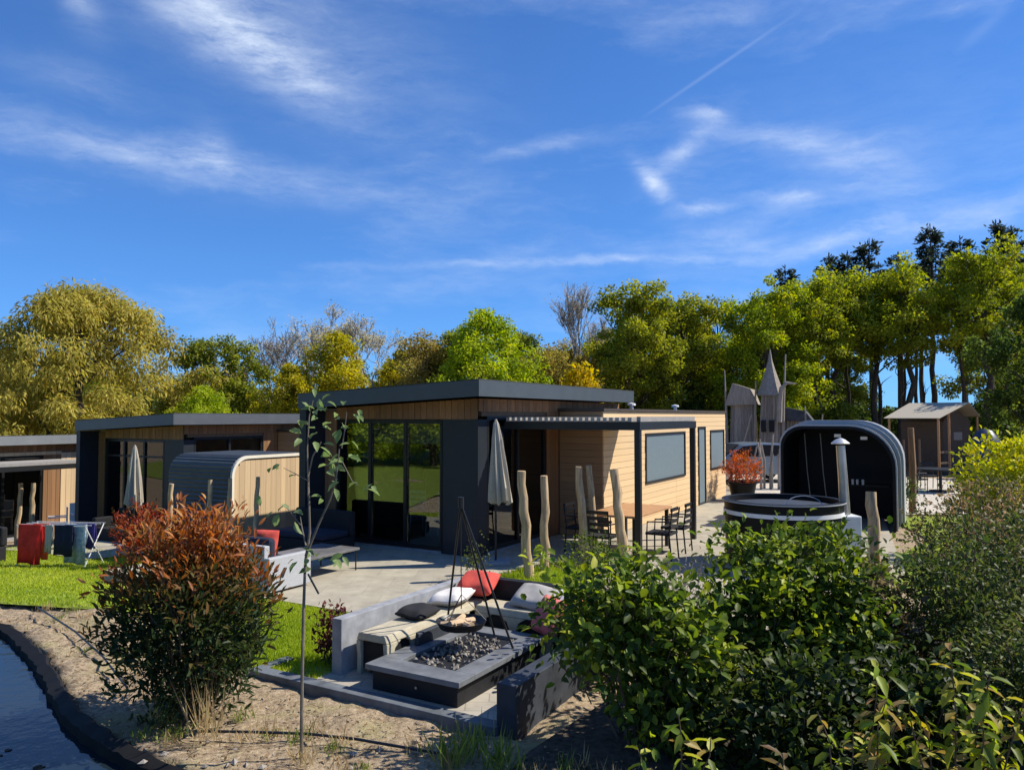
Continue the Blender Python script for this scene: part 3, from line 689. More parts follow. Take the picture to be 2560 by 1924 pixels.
MB().tube([(0, 0, .86), (-.02, 0, 1.4), (-.055, 0, 2.0)], [.085, .075, .07], 14).build('chimney', steel, st, smooth=True)
MB().lathe([(0, 2.13), (.07, 2.1), (.145, 2.04), (.14, 2.025), (.0, 2.05)], 18, (-.055, 0, 0)).build('cap', mat('zinc', (.6, .6, .58), .4, .06, 5, .02, metal=.5), st, smooth=True)

shl = thing('tub_shelter', 'large black rounded shelter shell open towards the hot tub', 'shelter', (6.27, 18.0, .0), ROT)
def arch(w, h, r1, n=10, x0=0, z0=0):
    r0 = r1 * .5; L_ = [(x0, z0)] + [(x0 + r0 - r0 * math.cos(a), z0 + h - r0 + r0 * math.sin(a)) for a in np.linspace(0, math.pi / 2, n)]
    Rr = [(x0 + w - r1 + r1 * math.sin(a), z0 + h - r1 * .95 + r1 * .95 * math.cos(a)) for a in np.linspace(0, math.pi / 2, n)] + [(x0 + w, z0)]; return L_ + Rr
def shell(outer, inner_, y0, y1, back):
    m = MB(); k = len(outer); ys = [y0, y1]
    m.v = [(x, y0, z) for x, z in outer] + [(x, y1, z) for x, z in outer] + [(x, y1 - back, z) for x, z in inner_] + [(x, y0, z) for x, z in inner_]
    for i in range(k - 1):
        m.f += [(i, i + 1, k + i + 1, k + i), (2 * k + i, 2 * k + i + 1, 3 * k + i + 1, 3 * k + i), (3 * k + i, 3 * k + i + 1, i + 1, i)]
    m.f.append(tuple(range(k, 2 * k))); m.f.append(tuple(range(2 * k, 3 * k))); return m
shell(arch(2.4, 2.27, .95), arch(2.28, 2.21, .92, x0=.06), 0, 2.1, .06).build('shell', tub_m, shl, smooth=True)
def hoop(w, h, r1, x0, y, t, d, m, name):
    o = arch(w, h, r1, x0=x0); i_ = arch(w - 2 * t, h - t, r1 - t * .5, x0=x0 + t); mm = MB(); k = len(o)
    mm.v = [(x, y, z) for x, z in o] + [(x, y + d, z) for x, z in o] + [(x, y, z) for x, z in i_] + [(x, y + d, z) for x, z in i_]
    for i in range(k - 1): mm.f += [(i, i + 1, k + i + 1, k + i), (2 * k + i, 2 * k + i + 1, i + 1, i), (k + i, k + i + 1, 3 * k + i + 1, 3 * k + i), (2 * k + i, 3 * k + i, 3 * k + i + 1, 2 * k + i + 1)]
    mm.f += [(0, k, 3 * k, 2 * k), (k - 1, 2 * k - 1, 4 * k - 1, 3 * k - 1)]
    return mm.build(name, m, shl, smooth=True)
rim_m = mat('shelter_rim', (.42, .43, .44), .3, .05, 5, .0)
hoop(2.46, 2.31, .98, -.03, .02, .035, .06, rim_m, 'rim'); hoop(2.52, 2.36, 1.0, -.06, .8, .06, .07, rim_m, 'rib'); hoop(2.56, 2.4, 1.0, -.08, 1.5, .08, .6, rim_m, 'rib')
for x, z in ((1.2, 2.05), (1.75, 2.0)): piece('lamp', white_p, shl, x - .07, x + .07, .3, .36, z - .03, z + .04)
for x in (.45, .8): MB().tube([(x, .5, 2.1), (x + .06, .45, 1.2), (x + .16, .4, .3)], .012, 6).build('strap', mat('strap', (.16, .15, .13), .8, .1, 5, 0), shl)
piece('shelf', tub_m, shl, 1.3, 2.2, 1.1, 1.43, .85, .9)
for x in (1.4, 1.5, 1.62): piece('bracket', rim_m, shl, x, x + .05, 1.0, 1.08, .9, 1.02)

# ------------------------------------------------------------------ dining table and chairs
def chair(loc, rz, label, group, m=black_metal):
    c = thing('garden_chair', label, 'chair', loc, rz, group)
    piece('seat', black_f, c, -.22, .22, -.22, .22, .42, .46)
    for x in (-.2, .2):
        MB().tube([(x, -.2, 0), (x, -.2, .43)], .014, 6).build('leg', m, c); MB().tube([(x, .24, 0), (x, .2, .44), (x, .26, .88)], .014, 6).build('leg', m, c)
        MB().tube([(x, -.2, .44), (x, -.19, .64), (x, .2, .66)], .013, 6).build('armrest', m, c)
    for z in (.56, .66, .76, .86): piece('slat', m, c, -.2, .2, .225, .24, z - .03, z + .03)
    return c
dt = thing('dining_table', 'wooden topped dining table with black legs under the pergola', 'table', S(2.05, 2.0, .022), ROT)
MB().box(-.5, .5, -.95, .95, .72, .76).build('tabletop', table_wood, dt, bevel=.006)
for x in (-.42, .42):
    for y in (-.85, .85): piece('leg', black_metal, dt, x - .03, x + .03, y - .03, y + .03, 0, .72)
for x, y, rz in ((1.3, 1.5, 90), (1.3, 2.2, 90), (2.8, 1.6, -90), (2.8, 2.4, -90), (2.05, .75, 180)):
    p = S(x, y, .022); chair(p, ROT + R(rz), 'black garden chair at the wooden table under the pergola', 'chairs round the dining table')
# inside the near chalet
it = thing('indoor_table', 'dark table standing behind the chalet window wall', 'table', S(-1.9, 2.3, .086), ROT)
MB().box(-.7, .7, -.4, .4, .7, .74).build('tabletop', dark_board, it)
for x in (-.6, .6):
    for y in (-.3, .3): piece('leg', black_metal, it, x - .03, x + .03, y - .03, y + .03, 0, .7)
for x, y, rz in ((-2.3, 1.55, 180), (-1.6, 1.55, 180)):
    chair(S(x, y, .086), ROT + R(rz), 'chair at the indoor table behind the window wall', 'indoor chairs', mat('pale_chair', (.5, .48, .44), .6, .05, 5, 0))

# ------------------------------------------------------------------ lounge set on the terrace
so = thing('lounge_sofa', 'pale grey lounge sofa with navy cushions on the sunny terrace', 'sofa', S(-.97, -3.85, .022), ROT)
MB().box(-.1, 0, 0, .8, .03, .5).build('arm', sofa_m, so, bevel=.012)
MB().box(-2.1, -2.0, 0, .8, .03, .5).build('arm', sofa_m, so, bevel=.012)
MB().box(-2.0, -.1, .0, .1, .03, .66).build('back', sofa_m, so, bevel=.012)
MB().box(-2.0, -.1, .1, .78, .03, .24).build('seat_base', sofa_m, so, bevel=.01)
for i in range(2): MB().box(-1.99 + i * .95, -1.06 + i * .95, .12, .79, .245, .4).build('seat_cushion', navy, so, bevel=.04)
for i in range(3): MB().box(-1.98 + i * .625, -1.38 + i * .625, .11, .25, .41, .75).build('back_cushion', navy, so, bevel=.05)
MB().prism([(.18, .22), (.27, .34), (.33, .33), (.26, .2)], 'x', 0, .004).build('handle_mark', black_f, so)
def cushion(p, size, rot, m, label, group=None, name='cushion'):
    n = 10; mb = MB(); w, d, t = size
    for sgn in (1, -1):
        b0 = len(mb.v)
        for i in range(n + 1):
            for j in range(n + 1):
                u, v = i / n * 2 - 1, j / n * 2 - 1; f = ((1 - u ** 4) * (1 - v ** 4)) ** .5; pin = 1 - .09 * (u * u * v * v)
                mb.v.append((u * w / 2 * (1 - .07 * (1 - v * v) * abs(u)) * pin, v * d / 2 * (1 - .07 * (1 - u * u) * abs(v)) * pin, sgn * (.12 + .88 * f) * t / 2 + .006 * math.sin(u * 5 + v * 3)))
        for i in range(n):
            for j in range(n): a = b0 + i * (n + 1) + j; q = (a, a + 1, a + n + 2, a + n + 1); mb.f.append(q if sgn < 0 else q[::-1])
    k = (n + 1) ** 2
    ring = [i * (n + 1) for i in range(n)] + [n * (n + 1) + j for j in range(n)] + [i * (n + 1) + n for i in range(n, 0, -1)] + [j for j in range(n, 0, -1)]
    for a, b in zip(ring, ring[1:] + ring[:1]): mb.f.append((a, b, b + k, a + k))
    o = mb.build(name, m, None, smooth=True); o.location = p; o.rotation_euler = rot; return tag(o, label, 'cushion', group)
cushion(S(-1.55, -3.42, .62), (.45, .45, .14), (R(70), 0, ROT + R(20)), red_f, 'red scatter cushion propped on the lounge sofa')
ct = thing('coffee_table', 'low dark coffee table with thin legs beside the grey sofa', 'table', S(-1.5, -2.4, .022), ROT)
MB().box(-.42, .42, -.55, .55, .32, .36).build('tabletop', mat('table_stone', (.16, .155, .15), .4, .15, 5, .05), ct, bevel=.006)
for x in (-.38, .38):
    for y in (-.5, .5): MB().tube([(x, y, 0), (x, y, .32)], .012, 6).build('leg', black_metal, ct)
s2 = thing('shade_couch', 'black lounge seat in the shade against the chalet front', 'sofa', S(-2.9, -1.1, .022), ROT)
MB().box(-.7, .7, -.4, .4, .06, .3).build('base', black_f, s2, bevel=.02); MB().box(-.7, .7, .3, .42, .3, .75).build('back', black_f, s2, bevel=.03)
MB().box(-.66, .66, -.38, .28, .305, .42).build('seat_cushion', navy, s2, bevel=.04)
for x in (-.6, .6):
    for y in (-.32, .32): piece('leg', black_metal, s2, x - .03, x + .03, y - .03, y + .03, 0, .06)

# ------------------------------------------------------------------ fire pit
def site_mesh(mb, name, m, label, cat, group=None, bevel=.006):
    o = mb.build(name, m, None, bevel=bevel); o.location = S(0, 0, .018); o.rotation_euler = (0, 0, ROT); return tag(o, label, cat, group)
site_mesh(MB().box(2.04, 2.16, -5.82, -3.62, -.1, .53), 'garden_wall', concrete_g, 'low grey concrete wall behind the cream bench', 'wall')
site_mesh(MB().box(2.3, 4.3, -3.78, -3.66, -.1, .6), 'garden_wall', slate_dark, 'black low wall at the back of the fire pit', 'wall')
site_mesh(MB().box(4.1, 4.28, -6.15, -4.1, -.1, .36), 'garden_wall', slate, 'dark slate block wall on the shrub side of the fire pit', 'wall')
# benches: slab on flared legs
def bench(x0, y0, ln, depth, h, rot, label, nleg):
    b = thing('concrete_bench', label, 'bench', S(x0, y0, .018), ROT + rot)
    MB().prism([(0, h - .075), (.03, h), (depth - .03, h), (depth, h - .075)], 'y', 0, ln).build('seat', concrete, b, bevel=.012)
    for i in range(nleg):
        c = .06 + (ln - .12) * i / (nleg - 1)
        for xs in (0, depth - .05):
            top = h - .077; pr = [(c - .05, 0), (c + .05, 0), (c + .045, top * .6), (c + .07, top * .82), (c + .16, top), (c - .16, top), (c - .07, top * .82), (c - .045, top * .6)]
            pr = [(max(0.002, min(ln - .002, y)), z) for y, z in pr]
            MB().prism(pr, 'x', xs, xs + .05).build('leg', concrete, b, bevel=.008)
    MB().prism([(.05, .05), (depth - .05, .05), (depth - .05, h - .079), (.05, h - .079)], 'y', .05, ln - .05).build('core', slate_dark, b)  # black filler standing in for the shade inside the hollow bench
    return b
bench(2.24, -5.7, 1.75, .38, .4, 0, 'cream concrete bench with flared legs along the grey wall', 5)
bench(4.05, -4.25, 1.38, .38, .4, R(90), 'cream concrete bench in front of the black back wall', 4)
ft = thing('fire_table', 'dark stone fire table with open gravel tray in the pit', 'fire table', S(2.66, -5.95, .018), ROT)
W_, D_ = .93, 1.5
MB().box(0, W_, 0, D_, 0, .185).build('body', slate_dark, ft, bevel=.006)
tm = MB()
for q in ((-.05, W_ + .05, -.05, .2), (-.05, W_ + .05, D_ - .16, D_ + .05), (-.05, .17, .2, D_ - .16), (W_ - .16, W_ + .05, .2, D_ - .16)): tm.box(*q, .187, .235)
tm.build('top', mat('stone_top', (.17, .18, .19), .5, .22, 4, .15), ft, bevel=.004)
MB().box(.17, W_ - .16, .2, D_ - .16, .187, .2).build('tray', slate_dark, ft)
MB().prism([(.0, .237), (.055, .237), (.055, .35), (.02, .365)], 'y', .62, 1.32).build('wind_guard', slate, ft, bevel=.004)
MB().lathe([(0, 0), (.012, 0), (.012, .01), (0, .01)], 10, (0, 0, 0)).build('knob', steel, ft, loc=(.5, -.005, .1)).rotation_euler = (R(90), 0, 0)
gm = []
for i in range(3):
    q = MB(); r = random.Random(i)
    for s_ in ((-1, 0), (1, 0)): pass
    v = [Vector((a, b, c)).normalized() * r.uniform(.7, 1.15) for a, b, c in ((1, 0, 0), (-1, 0, 0), (0, 1, 0), (0, -1, 0), (0, 0, 1), (0, 0, -1))]
    q.v = [tuple(x) for x in v]; q.f = [(0, 2, 4), (2, 1, 4), (1, 3, 4), (3, 0, 4), (2, 0, 5), (1, 2, 5), (3, 1, 5), (0, 3, 5)]
    o = q.build('t', gravel_m); gm.append(o.data); bpy.data.objects.remove(o)
r = random.Random(5)
for i in range(170):
    o = bpy.data.objects.new('stone', gm[i % 3]); COL.objects.link(o); o.parent = ft; s_ = r.uniform(.016, .035)
    o.location = (r.uniform(.2, W_ - .19), r.uniform(.24, D_ - .2), .2 + s_ * .5); o.scale = (s_, s_ * r.uniform(.7, 1), s_ * .7); o.rotation_euler = (r.random() * 6, r.random() * 6, r.random() * 6)
# tripod grill
tp = thing('tripod_grill', 'black metal tripod with hanging fire pan over the fire table', 'grill', S(3.12, -5.2, .253))
ap = Vector((0, 0, 1.43)); S0 = Vector(S(3.12, -5.2, .253))
for k, (x, y, z) in enumerate(((2.62, -4.72, .253), (3.55, -4.93, .253), (3.15, -4.62, .253))):
    f = Vector(S(x, y, z)) - S0; MB().tube([f, f * .0 + ap + (f * -.03)], .011, 8).build('leg', black_metal, tp, smooth=True)
MB().tube([ap + Vector((0, 0, .03)), ap - Vector((0, 0, .08))], .03, 8).build('hub', black_metal, tp)
MB().tube([ap, Vector((.0, .1, .36))], .005, 6).build('chain', black_metal, tp)
MB().lathe([(0, .17), (.2, .19), (.245, .25), (.25, .25), (.21, .18), (0, .155)], 28, (.0, .1, 0)).build('pan', black_metal, tp, smooth=True)
for a in range(3): an = a * 2.09; MB().tube([(0, .1, .5), (.24 * math.cos(an), .1 + .24 * math.sin(an), .25)], .004, 5).build('chain', black_metal, tp)
for k in range(5):
    a = k * 1.3; c = Vector((.02 * k - .05, .1 + .03 * math.sin(a), .215 + .022 * (k % 2))); d = Vector((math.cos(a), math.sin(a), .05)) * .15
    o = MB().tube([c - d, c + d * .1, c + d], [.03, .034, .028], 7).build('firewood_log', firewood, None); o.location = S0; tag(o, 'split firewood log lying in the hanging fire pan', 'log', 'firewood in the pan')
# cushions and blankets round the pit
cushion(S(2.42, -4.95, .47), (.34, .44, .11), (0, R(4), ROT + R(4)), black_f, 'flat black cushion on the near end of the cream bench')
cushion(S(2.42, -4.33, .5), (.42, .5, .13), (R(3), R(-6), ROT + R(8)), white_f, 'white cushion lying on the cream bench')
cushion(S(2.5, -3.92, .58), (.48, .4, .16), (R(24), 0, ROT + R(10)), red_f, 'red cushion on the bench corner by the grey wall')
cushion(S(3.3, -3.98, .52), (.55, .4, .14), (R(25), R(4), ROT), grey_f, 'grey and white cushion on the bench by the black wall')
cushion(S(3.62, -3.98, .5), (.4, .4, .12), (R(30), R(-5), ROT + R(5)), white_f, 'pale cushion leaning at the black pit wall')
cushion(S(3.62, -4.28, .42), (.36, .42, .2), (R(62), R(10), ROT + R(-14)), pink_f, 'rose red cushion hanging over the bench edge')
cushion(S(3.9, -4.2, .46), (.3, .34, .12), (R(70), R(20), ROT + R(-10)), orange_f, 'small orange cushion beside the rose red one')

# ------------------------------------------------------------------ drying rack and things by the left lawn
rk = (-9.75, 15.8); zk = gz(*rk)
dr = thing('drying_rack', 'folding laundry rack hung with towels on the lawn', 'drying rack', (rk[0] + .55, rk[1], zk), R(-8))
for x in (-.75, .75):
    for s_ in (-1, 1): MB().tube([(x, .3 * s_, 0), (x, -.28 * s_, .82)], .011, 6).build('leg', white_p, dr)
for y in (-.28, -.14, 0, .14, .28): MB().tube([(-.78, y, .83), (.78, y, .83)], .006, 6).build('rail', white_p, dr)
def towel(x0, x1, y, zb, zf, m, label, nm='towel'):
    n = 14; mb = MB(); top = .845
    path = [(y - .03, top - zf + (top - 0) * 0), (y - .022, top - zf * .5), (y - .012, top + .002), (y + .012, top + .002), (y + .022, top - zb * .5), (y + .03, top - zb)]
    for k, (yy, zz) in enumerate(path):
        for i in range(n + 1):
            u = i / n; fl = .018 * math.sin(u * 17 + k) * (1 if k in (0, 1, 4, 5) else 0); mb.v.append((x0 + (x1 - x0) * u + (.03 * math.sin(k) if k in (0, 5) else 0), yy + fl, zz + .02 * math.sin(u * 6) * (k in (0, 5))))
    for k in range(len(path) - 1):
        for i in range(n): a = k * (n + 1) + i; mb.f.append((a, a + 1, a + n + 2, a + n + 1))
    o = mb.build(nm, m, None, smooth=True); o.location = dr.location; o.rotation_euler = dr.rotation_euler
    sd2 = o.modifiers.new('thick', 'SOLIDIFY'); sd2.thickness = .008; return tag(o, label, 'towel')
towel(-.72, -.2, -.28, .5, .78, towel_red, 'red towel hanging lowest from the laundry rack')
towel(-.5, -.14, -.14, .5, .7, towel_orange, 'orange towel hanging behind the red one')
towel(-.12, .04, -.28, .4, .55, grey_f, 'small grey cloth between the red and navy towels')
towel(.08, .5, -.28, .4, .6, towel_navy, 'navy towel on the laundry rack')
towel(.2, .68, -.14, .4, .78, towel_blue, 'pale blue patterned towel under the navy one')
towel(.36, .77, 0, .5, .48, towel_indigo, 'indigo towel at the end of the laundry rack')
def lounge(loc, label):
    o = thing('outdoor_couch', label, 'sofa', loc, ROT)
    MB().box(-.9, .9, -.4, .4, .0, .32).build('base', black_f, o, bevel=.03); MB().box(-.9, .9, .28, .42, .32, .72).build('back', black_f, o, bevel=.04); MB().box(-.9, -.75, -.4, .28, .32, .55).build('arm', black_f, o, bevel=.03); MB().box(.75, .9, -.4, .28, .32, .55).build('arm', black_f, o, bevel=.03); return o
p = (-11.6, 16.4); lounge((p[0], p[1], gz(*p)), 'black outdoor couch standing left of the laundry rack on the lawn')
p = (-9.4, 19.0); lounge((p[0], p[1], gz(*p)), 'black outdoor couch on the middle chalet terrace behind the towels')
def pchair(p, rz, k):
    c = thing('plastic_chair', 'white plastic chair on the far chalet porch', 'chair', (p[0], p[1], gz(*p)), rz, 'white plastic chairs')
    MB().box(-.24, .24, -.24, .24, .42, .46).build('seat', white_p, c, bevel=.01)
    MB().box(-.24, .24, .22, .27, .46, .95).build('backrest', white_p, c, bevel=.01)
    for x in (-.21, .21):
        for y in (-.21, .21): piece('leg', white_p, c, x - .025, x + .025, y - .025, y + .025, 0, .42)
        piece('armrest', white_p, c, x - .03, x + .03, -.24, .22, .64, .67)
pchair((-13.45, 22.9), R(-60), 0); pchair((-12.6, 22.6), R(40), 1)

# ------------------------------------------------------------------ trees
def col_mix(pal, t, r, jit=.12):
    pal = np.array(pal); t = np.clip(t, 0, .999) * (len(pal) - 1); i = t.astype(int); f = (t - i)[:, None]
    c = pal[i] * (1 - f) + pal[i + 1] * f
    return np.clip(c * (1 + r.normal(0, jit, (len(c), 1))) * (1 + r.normal(0, .04, c.shape)), .004, 1)
def branch(mb, r, a, b, ra, rb, n=5, wob=.08, seg=5):
    a = Vector(a); b = Vector(b); L_ = (b - a).length; pts = []; rr = []
    for i in range(seg + 1):
        t = i / seg; w = wob * L_ * math.sin(math.pi * t)
        pts.append(a.lerp(b, t) + Vector((r.uniform(-w, w), r.uniform(-w, w), r.uniform(-w, w) * .5 + .1 * L_ * math.sin(math.pi * t) * (1 - t)))); rr.append(ra + (rb - ra) * t)
    mb.tube(pts, rr, n, False); return pts
def tree_meshes(seed, h, rx, base, pal, shape='round', nclump=70, nleaf=90, leaf=(.26, .18), clump=.75, tr=.16, droop=0.0, dense=.6, barkm=bark):
    """trunk mesh object and crown mesh object of one broad-leaved tree, origin at its foot"""
    r = np.random.RandomState(seed); rr = random.Random(seed); mb = MB()
    ch = h - base; cs = []
    lobes = []
    if shape in ('tall', 'round'):
        for k in range(11):
            t = (k + r.rand()) / 11; a = k * 2.4 + r.rand(); pr = math.sin(math.pi * min(1, t * .86 + .1)) ** .6
            lobes.append((rx * pr * .62 * math.cos(a), rx * pr * .62 * math.sin(a), base + .12 * ch + t * ch * .74, rx * (.5 + .22 * r.rand()) * (1 - .35 * t)))
    while len(cs) < nclump:
        if lobes:
            q = lobes[r.randint(11)]; u = r.normal(0, 1, 3); u /= np.linalg.norm(u); f = r.rand() ** .4 * q[3]
            cs.append((q[0] + u[0] * f, q[1] + u[1] * f, min(h - .15, max(base + .2, q[2] + u[2] * f * .9)))); continue
        t = r.rand(); a = r.rand() * 6.283; q = r.rand() ** (.5 * dense)
        if shape == 'round': pr = math.sqrt(max(0, 1 - (2 * t - 1) ** 2)) * (.85 + .3 * (t < .5))
        elif shape == 'tall': pr = (math.sin(math.pi * min(1, t * .95 + .08)) ** .55)
        elif shape == 'dome': pr = math.sqrt(max(0, 1 - t ** 2.2))
        else: pr = max(.1, 1 - t)
        lump = 1 + .22 * math.sin(a * 3 + seed) + .15 * math.sin(a * 5 + t * 9 + seed * 2)
        R_ = max(0, rx * pr * lump - clump * .6) * q
        cs.append((R_ * math.cos(a), R_ * math.sin(a), base + clump * .3 + t * (ch - clump * .8)))
    cs = np.array(cs)
    top = (rr.uniform(-.2, .2), rr.uniform(-.2, .2), base + ch * .8)
    tp_ = branch(mb, rr, (0, 0, -.15), top, tr, tr * .25, 7, .03, 8)
    for i in np.argsort(r.rand(nclump))[:min(nclump, 34)]:
        c = Vector(cs[i]); f = max(.12, min(.95, (c.z - .25 * ch - .2 * math.hypot(c.x, c.y)) / top[2])); k = f * 8; j = min(7, int(k)); s_ = tp_[j].lerp(tp_[j + 1], k - j)
        branch(mb, rr, s_, c, tr * .34 * (1.1 - f * .6), tr * .06, 4, .07, 4)
    trunk = mb.build('trunk', barkm, None, smooth=True)
    n = nclump * nleaf; ci = np.repeat(np.arange(nclump), nleaf); u = norm(r.normal(0, 1, (n, 3))); cr = (clump * r.uniform(.65, 1.25, nclump))[ci][:, None]
    off = u * (r.rand(n, 1) ** .45) * cr * np.array([1, 1, .72]); P = cs[ci] + off
    if droop: P[:, 2] -= r.rand(n) * droop; P[:, 2] = np.maximum(P[:, 2], .2)
    D = u * .8 + r.normal(0, .7, (n, 3)); D[:, 2] -= .3
    if droop: D = u * .45 + r.normal(0, .45, (n, 3)); D[:, 2] -= .75
    NN = norm(u * .7 + r.normal(0, .55, (n, 3)) + np.array([0, 0, .5]))
    V, Q, k = leaf_arrays(P, D, NN, leaf[0] * r.uniform(.7, 1.3, n), leaf[1] * r.uniform(.7, 1.3, n), .2)
    ct = r.rand(nclump)[ci] * .7 + r.rand(n) * .3
    crown = fast_mesh('crown', V, Q, np.repeat(col_mix(pal, ct, r), k, 0), leaf_far)
    return trunk, crown
def bare_meshes(seed, h, spread, pal, tips=0, tr=.14, levels=5, up=.55, barkm=bark_grey, leaf=(.12, .06)):
    rr = random.Random(seed); mb = MB(); ends = []
    def grow(p, d, L_, ra, lv):
        q = p + d * L_; m = p.lerp(q, .5) + Vector((rr.uniform(-1, 1), rr.uniform(-1, 1), rr.uniform(-1, 1))) * L_ * .07
        mb.tube([p, m, q], [ra, ra * .85, ra * .68], 6 if lv > 3 else 3, False)
        if lv == 0: ends.append((q, d)); return
        if lv <= 2: ends.append((q, d))
        for _ in range(3 if lv > 1 else 4):
            v = Vector((rr.gauss(0, 1), rr.gauss(0, 1), rr.gauss(0, .6))); nd = (d * 1.0 + v * spread + Vector((0, 0, up * .5))).normalized()
            grow(p.lerp(q, rr.uniform(.55, 1)), nd, L_ * rr.uniform(.6, .82), max(.011, ra * .56), lv - 1)
    grow(Vector((0, 0, -.1)), Vector((0, 0, 1)), h * .26, tr, levels)
    mb.v = [tuple(x) for x in mb.v]; zt = max(v[2] for v in mb.v); f = h / zt; mb.v = [(x * f, y * f, z * f) for x, y, z in mb.v]
    trunk = mb.build('branches', barkm, None)
    r = np.random.RandomState(seed); E_ = np.array([list(e[0] * f) for e in ends]); n = len(E_) * tips
    P = np.repeat(E_, tips, 0) + r.normal(0, .16, (n, 3)); D = r.normal(0, 1, (n, 3)); V, Q, k = leaf_arrays(P, D, norm(r.normal(0, 1, (n, 3))), leaf[0], leaf[1])
    return trunk, fast_mesh('buds', V, Q, np.repeat(col_mix(pal, r.rand(n), r), k, 0), leaf_far)
def pine_meshes(seed, h, base, rx, pal):
    rr = random.Random(seed); r = np.random.RandomState(seed); mb = MB(); tp_ = branch(mb, rr, (0, 0, -.2), (rr.uniform(-.3, .3), 0, h), .24, .03, 7, .01, 10)
    Ps = []; Ds = []; z = base
    while z < h - .3:
        t = (z - base) / (h - base); rad = rx * (1 - t) ** .8 * rr.uniform(.6, 1.1) + .25
        for k in range(rr.randint(3, 5)):
            a = rr.random() * 6.283; c = tp_[min(10, int(z / h * 10))]; s_ = Vector((c.x, c.y, z)); e = s_ + Vector((math.cos(a) * rad, math.sin(a) * rad, rad * rr.uniform(-.15, .28)))
            branch(mb, rr, s_, e, .045, .012, 3, .06, 3)
            m = int(16 + rad * 26); tt = r.uniform(.25, 1.05, m); b = np.array(s_)[None] * (1 - tt[:, None]) + np.array(e)[None] * tt[:, None] + r.normal(0, .13, (m, 3)); Ps.append(b)
            dd = np.array(e - s_)[None] / rad * .8 + r.normal(0, .5, (m, 3)); Ds.append(dd)
        z += rr.uniform(.3, .55)
    trunk = mb.build('trunk', bark, None, smooth=True); P = np.concatenate(Ps); D = np.concatenate(Ds); n = len(P)
    V, Q, k = leaf_arrays(P, D, norm(r.normal(0, 1, (n, 3)) + np.array([0, 0, .8])), r.uniform(.25, .48, n), r.uniform(.1, .18, n), .1)
    return trunk, fast_mesh('needles', V, Q, np.repeat(col_mix(pal, r.rand(n), r), k, 0), leaf_far)
PROTO = {}
def plant_tree(key, make, x, y, label, group, s=1.0, rz=0.0, sz=None, name='tree', cat='tree', z=None):
    t = thing(name, label, cat, (x, y, (gz(x, y) if z is None else z) - .03), rz, group); t.scale = (s, s, sz or s)
    if key in PROTO:
        for o in PROTO[key]: c = o.copy(); COL.objects.link(c); c.parent = t
    else:
        PROTO[key] = make()
        for o in PROTO[key]: o.parent = t
    return t
OLIVE = [(.26, .22, .04), (.44, .38, .075), (.54, .47, .12)]
GREEN = [(.1, .13, .022), (.22, .25, .03), (.34, .35, .055)]
BRIGHT = [(.14, .22, .015), (.34, .42, .025), (.5, .53, .045)]
YEL = [(.26, .26, .025), (.46, .41, .03), (.56, .47, .045)]
DARKG = [(.04, .07, .018), (.085, .13, .025), (.15, .2, .04)]
PINEC = [(.018, .03, .02), (.03, .045, .028), (.05, .062, .035)]
BUD = [(.35, .31, .2), (.42, .38, .24), (.3, .26, .18)]
mk_w = lambda: tree_meshes(101, 9.4, 5.2, .2, OLIVE, 'dome', 330, 190, (.26, .07), .72, .3, .38)
plant_tree('willow', mk_w, -21.3, 38, 'huge olive yellow weeping willow behind the far chalet', None, 1.12, 0)
plant_tree('willow', None, -29.5, 41, 'smaller willow left of the huge olive willow', None, .86, 2.2)
mk_g = lambda: tree_meshes(102, 8.6, 2.9, .3, GREEN, 'round', 190, 130, (.16, .11), .55, .15)
mk_b = lambda: tree_meshes(103, 8.4, 3.4, .5, BRIGHT, 'dome', 230, 125, (.16, .11), .62, .18)
mk_y = lambda: tree_meshes(104, 7.6, 2.6, .4, YEL, 'dome', 170, 115, (.15, .1), .56, .14)
mk_o = lambda: tree_meshes(105, 7.4, 2.4, .4, [(.22, .16, .05), (.36, .29, .07), (.4, .36, .09)], 'round', 160, 110, (.14, .095), .55, .14)
mk_t1 = lambda: tree_meshes(106, 10.4, 2.75, 1.2, [(.1, .13, .02), (.27, .29, .03), (.42, .42, .05)], 'tall', 200, 125, (.17, .12), .55, .17)
mk_t2 = lambda: tree_meshes(107, 11.2, 2.7, 5.3, [(.12, .15, .02), (.3, .34, .03), (.48, .47, .05)], 'tall', 120, 115, (.17, .12), .55, .22)
mk_t3 = lambda: tree_meshes(108, 11, 1.9, 2.5, GREEN, 'tall', 60, 80, (.17, .12), .55, .13)
mk_u = lambda: tree_meshes(109, 3.2, 1.9, .1, DARKG, 'dome', 45, 80, (.24, .17), .6, .07)
mk_u2 = lambda: tree_meshes(110, 3.0, 1.9, .1, [(.09, .12, .015), (.2, .22, .03), (.3, .29, .05)], 'dome', 45, 80, (.22, .16), .6, .07)
mk_p = lambda: pine_meshes(120, 16.5, 8.5, 2.5, PINEC)
mk_p2 = lambda: pine_meshes(121, 15.5, 9.5, 1.7, PINEC)
G_ = 'leafy trees behind the chalets'
plant_tree('green', mk_g, -16.2, 42, 'mid green round tree between the willow and the bare grey tree', None, 1)
plant_tree('bright', mk_b, -14.9, 37, 'low bright bush tree at the foot of the round green tree', None, .62, 1.0)
plant_tree('bare1', lambda: bare_meshes(130, 9.4, .5, BUD, 1, levels=6), -14.1, 46, 'bare grey tree behind the middle chalet roof', None)
plant_tree('yellow', mk_y, -9.6, 42, 'yellow green dome tree behind the near chalet roof', None, 1.02)
plant_tree('yellow', None, -11.9, 41, 'smaller yellow green tree beside the bare grey tree', None, .82, 2)
plant_tree('bare2', lambda: bare_meshes(131, 10.4, .5, [(.5, .43, .25), (.56, .5, .3), (.4, .36, .2)], 4, .15, 6, .7, bark_grey, (.14, .08)), -9.6, 50, 'pale budding tree rising tall behind the yellow green trees', None)
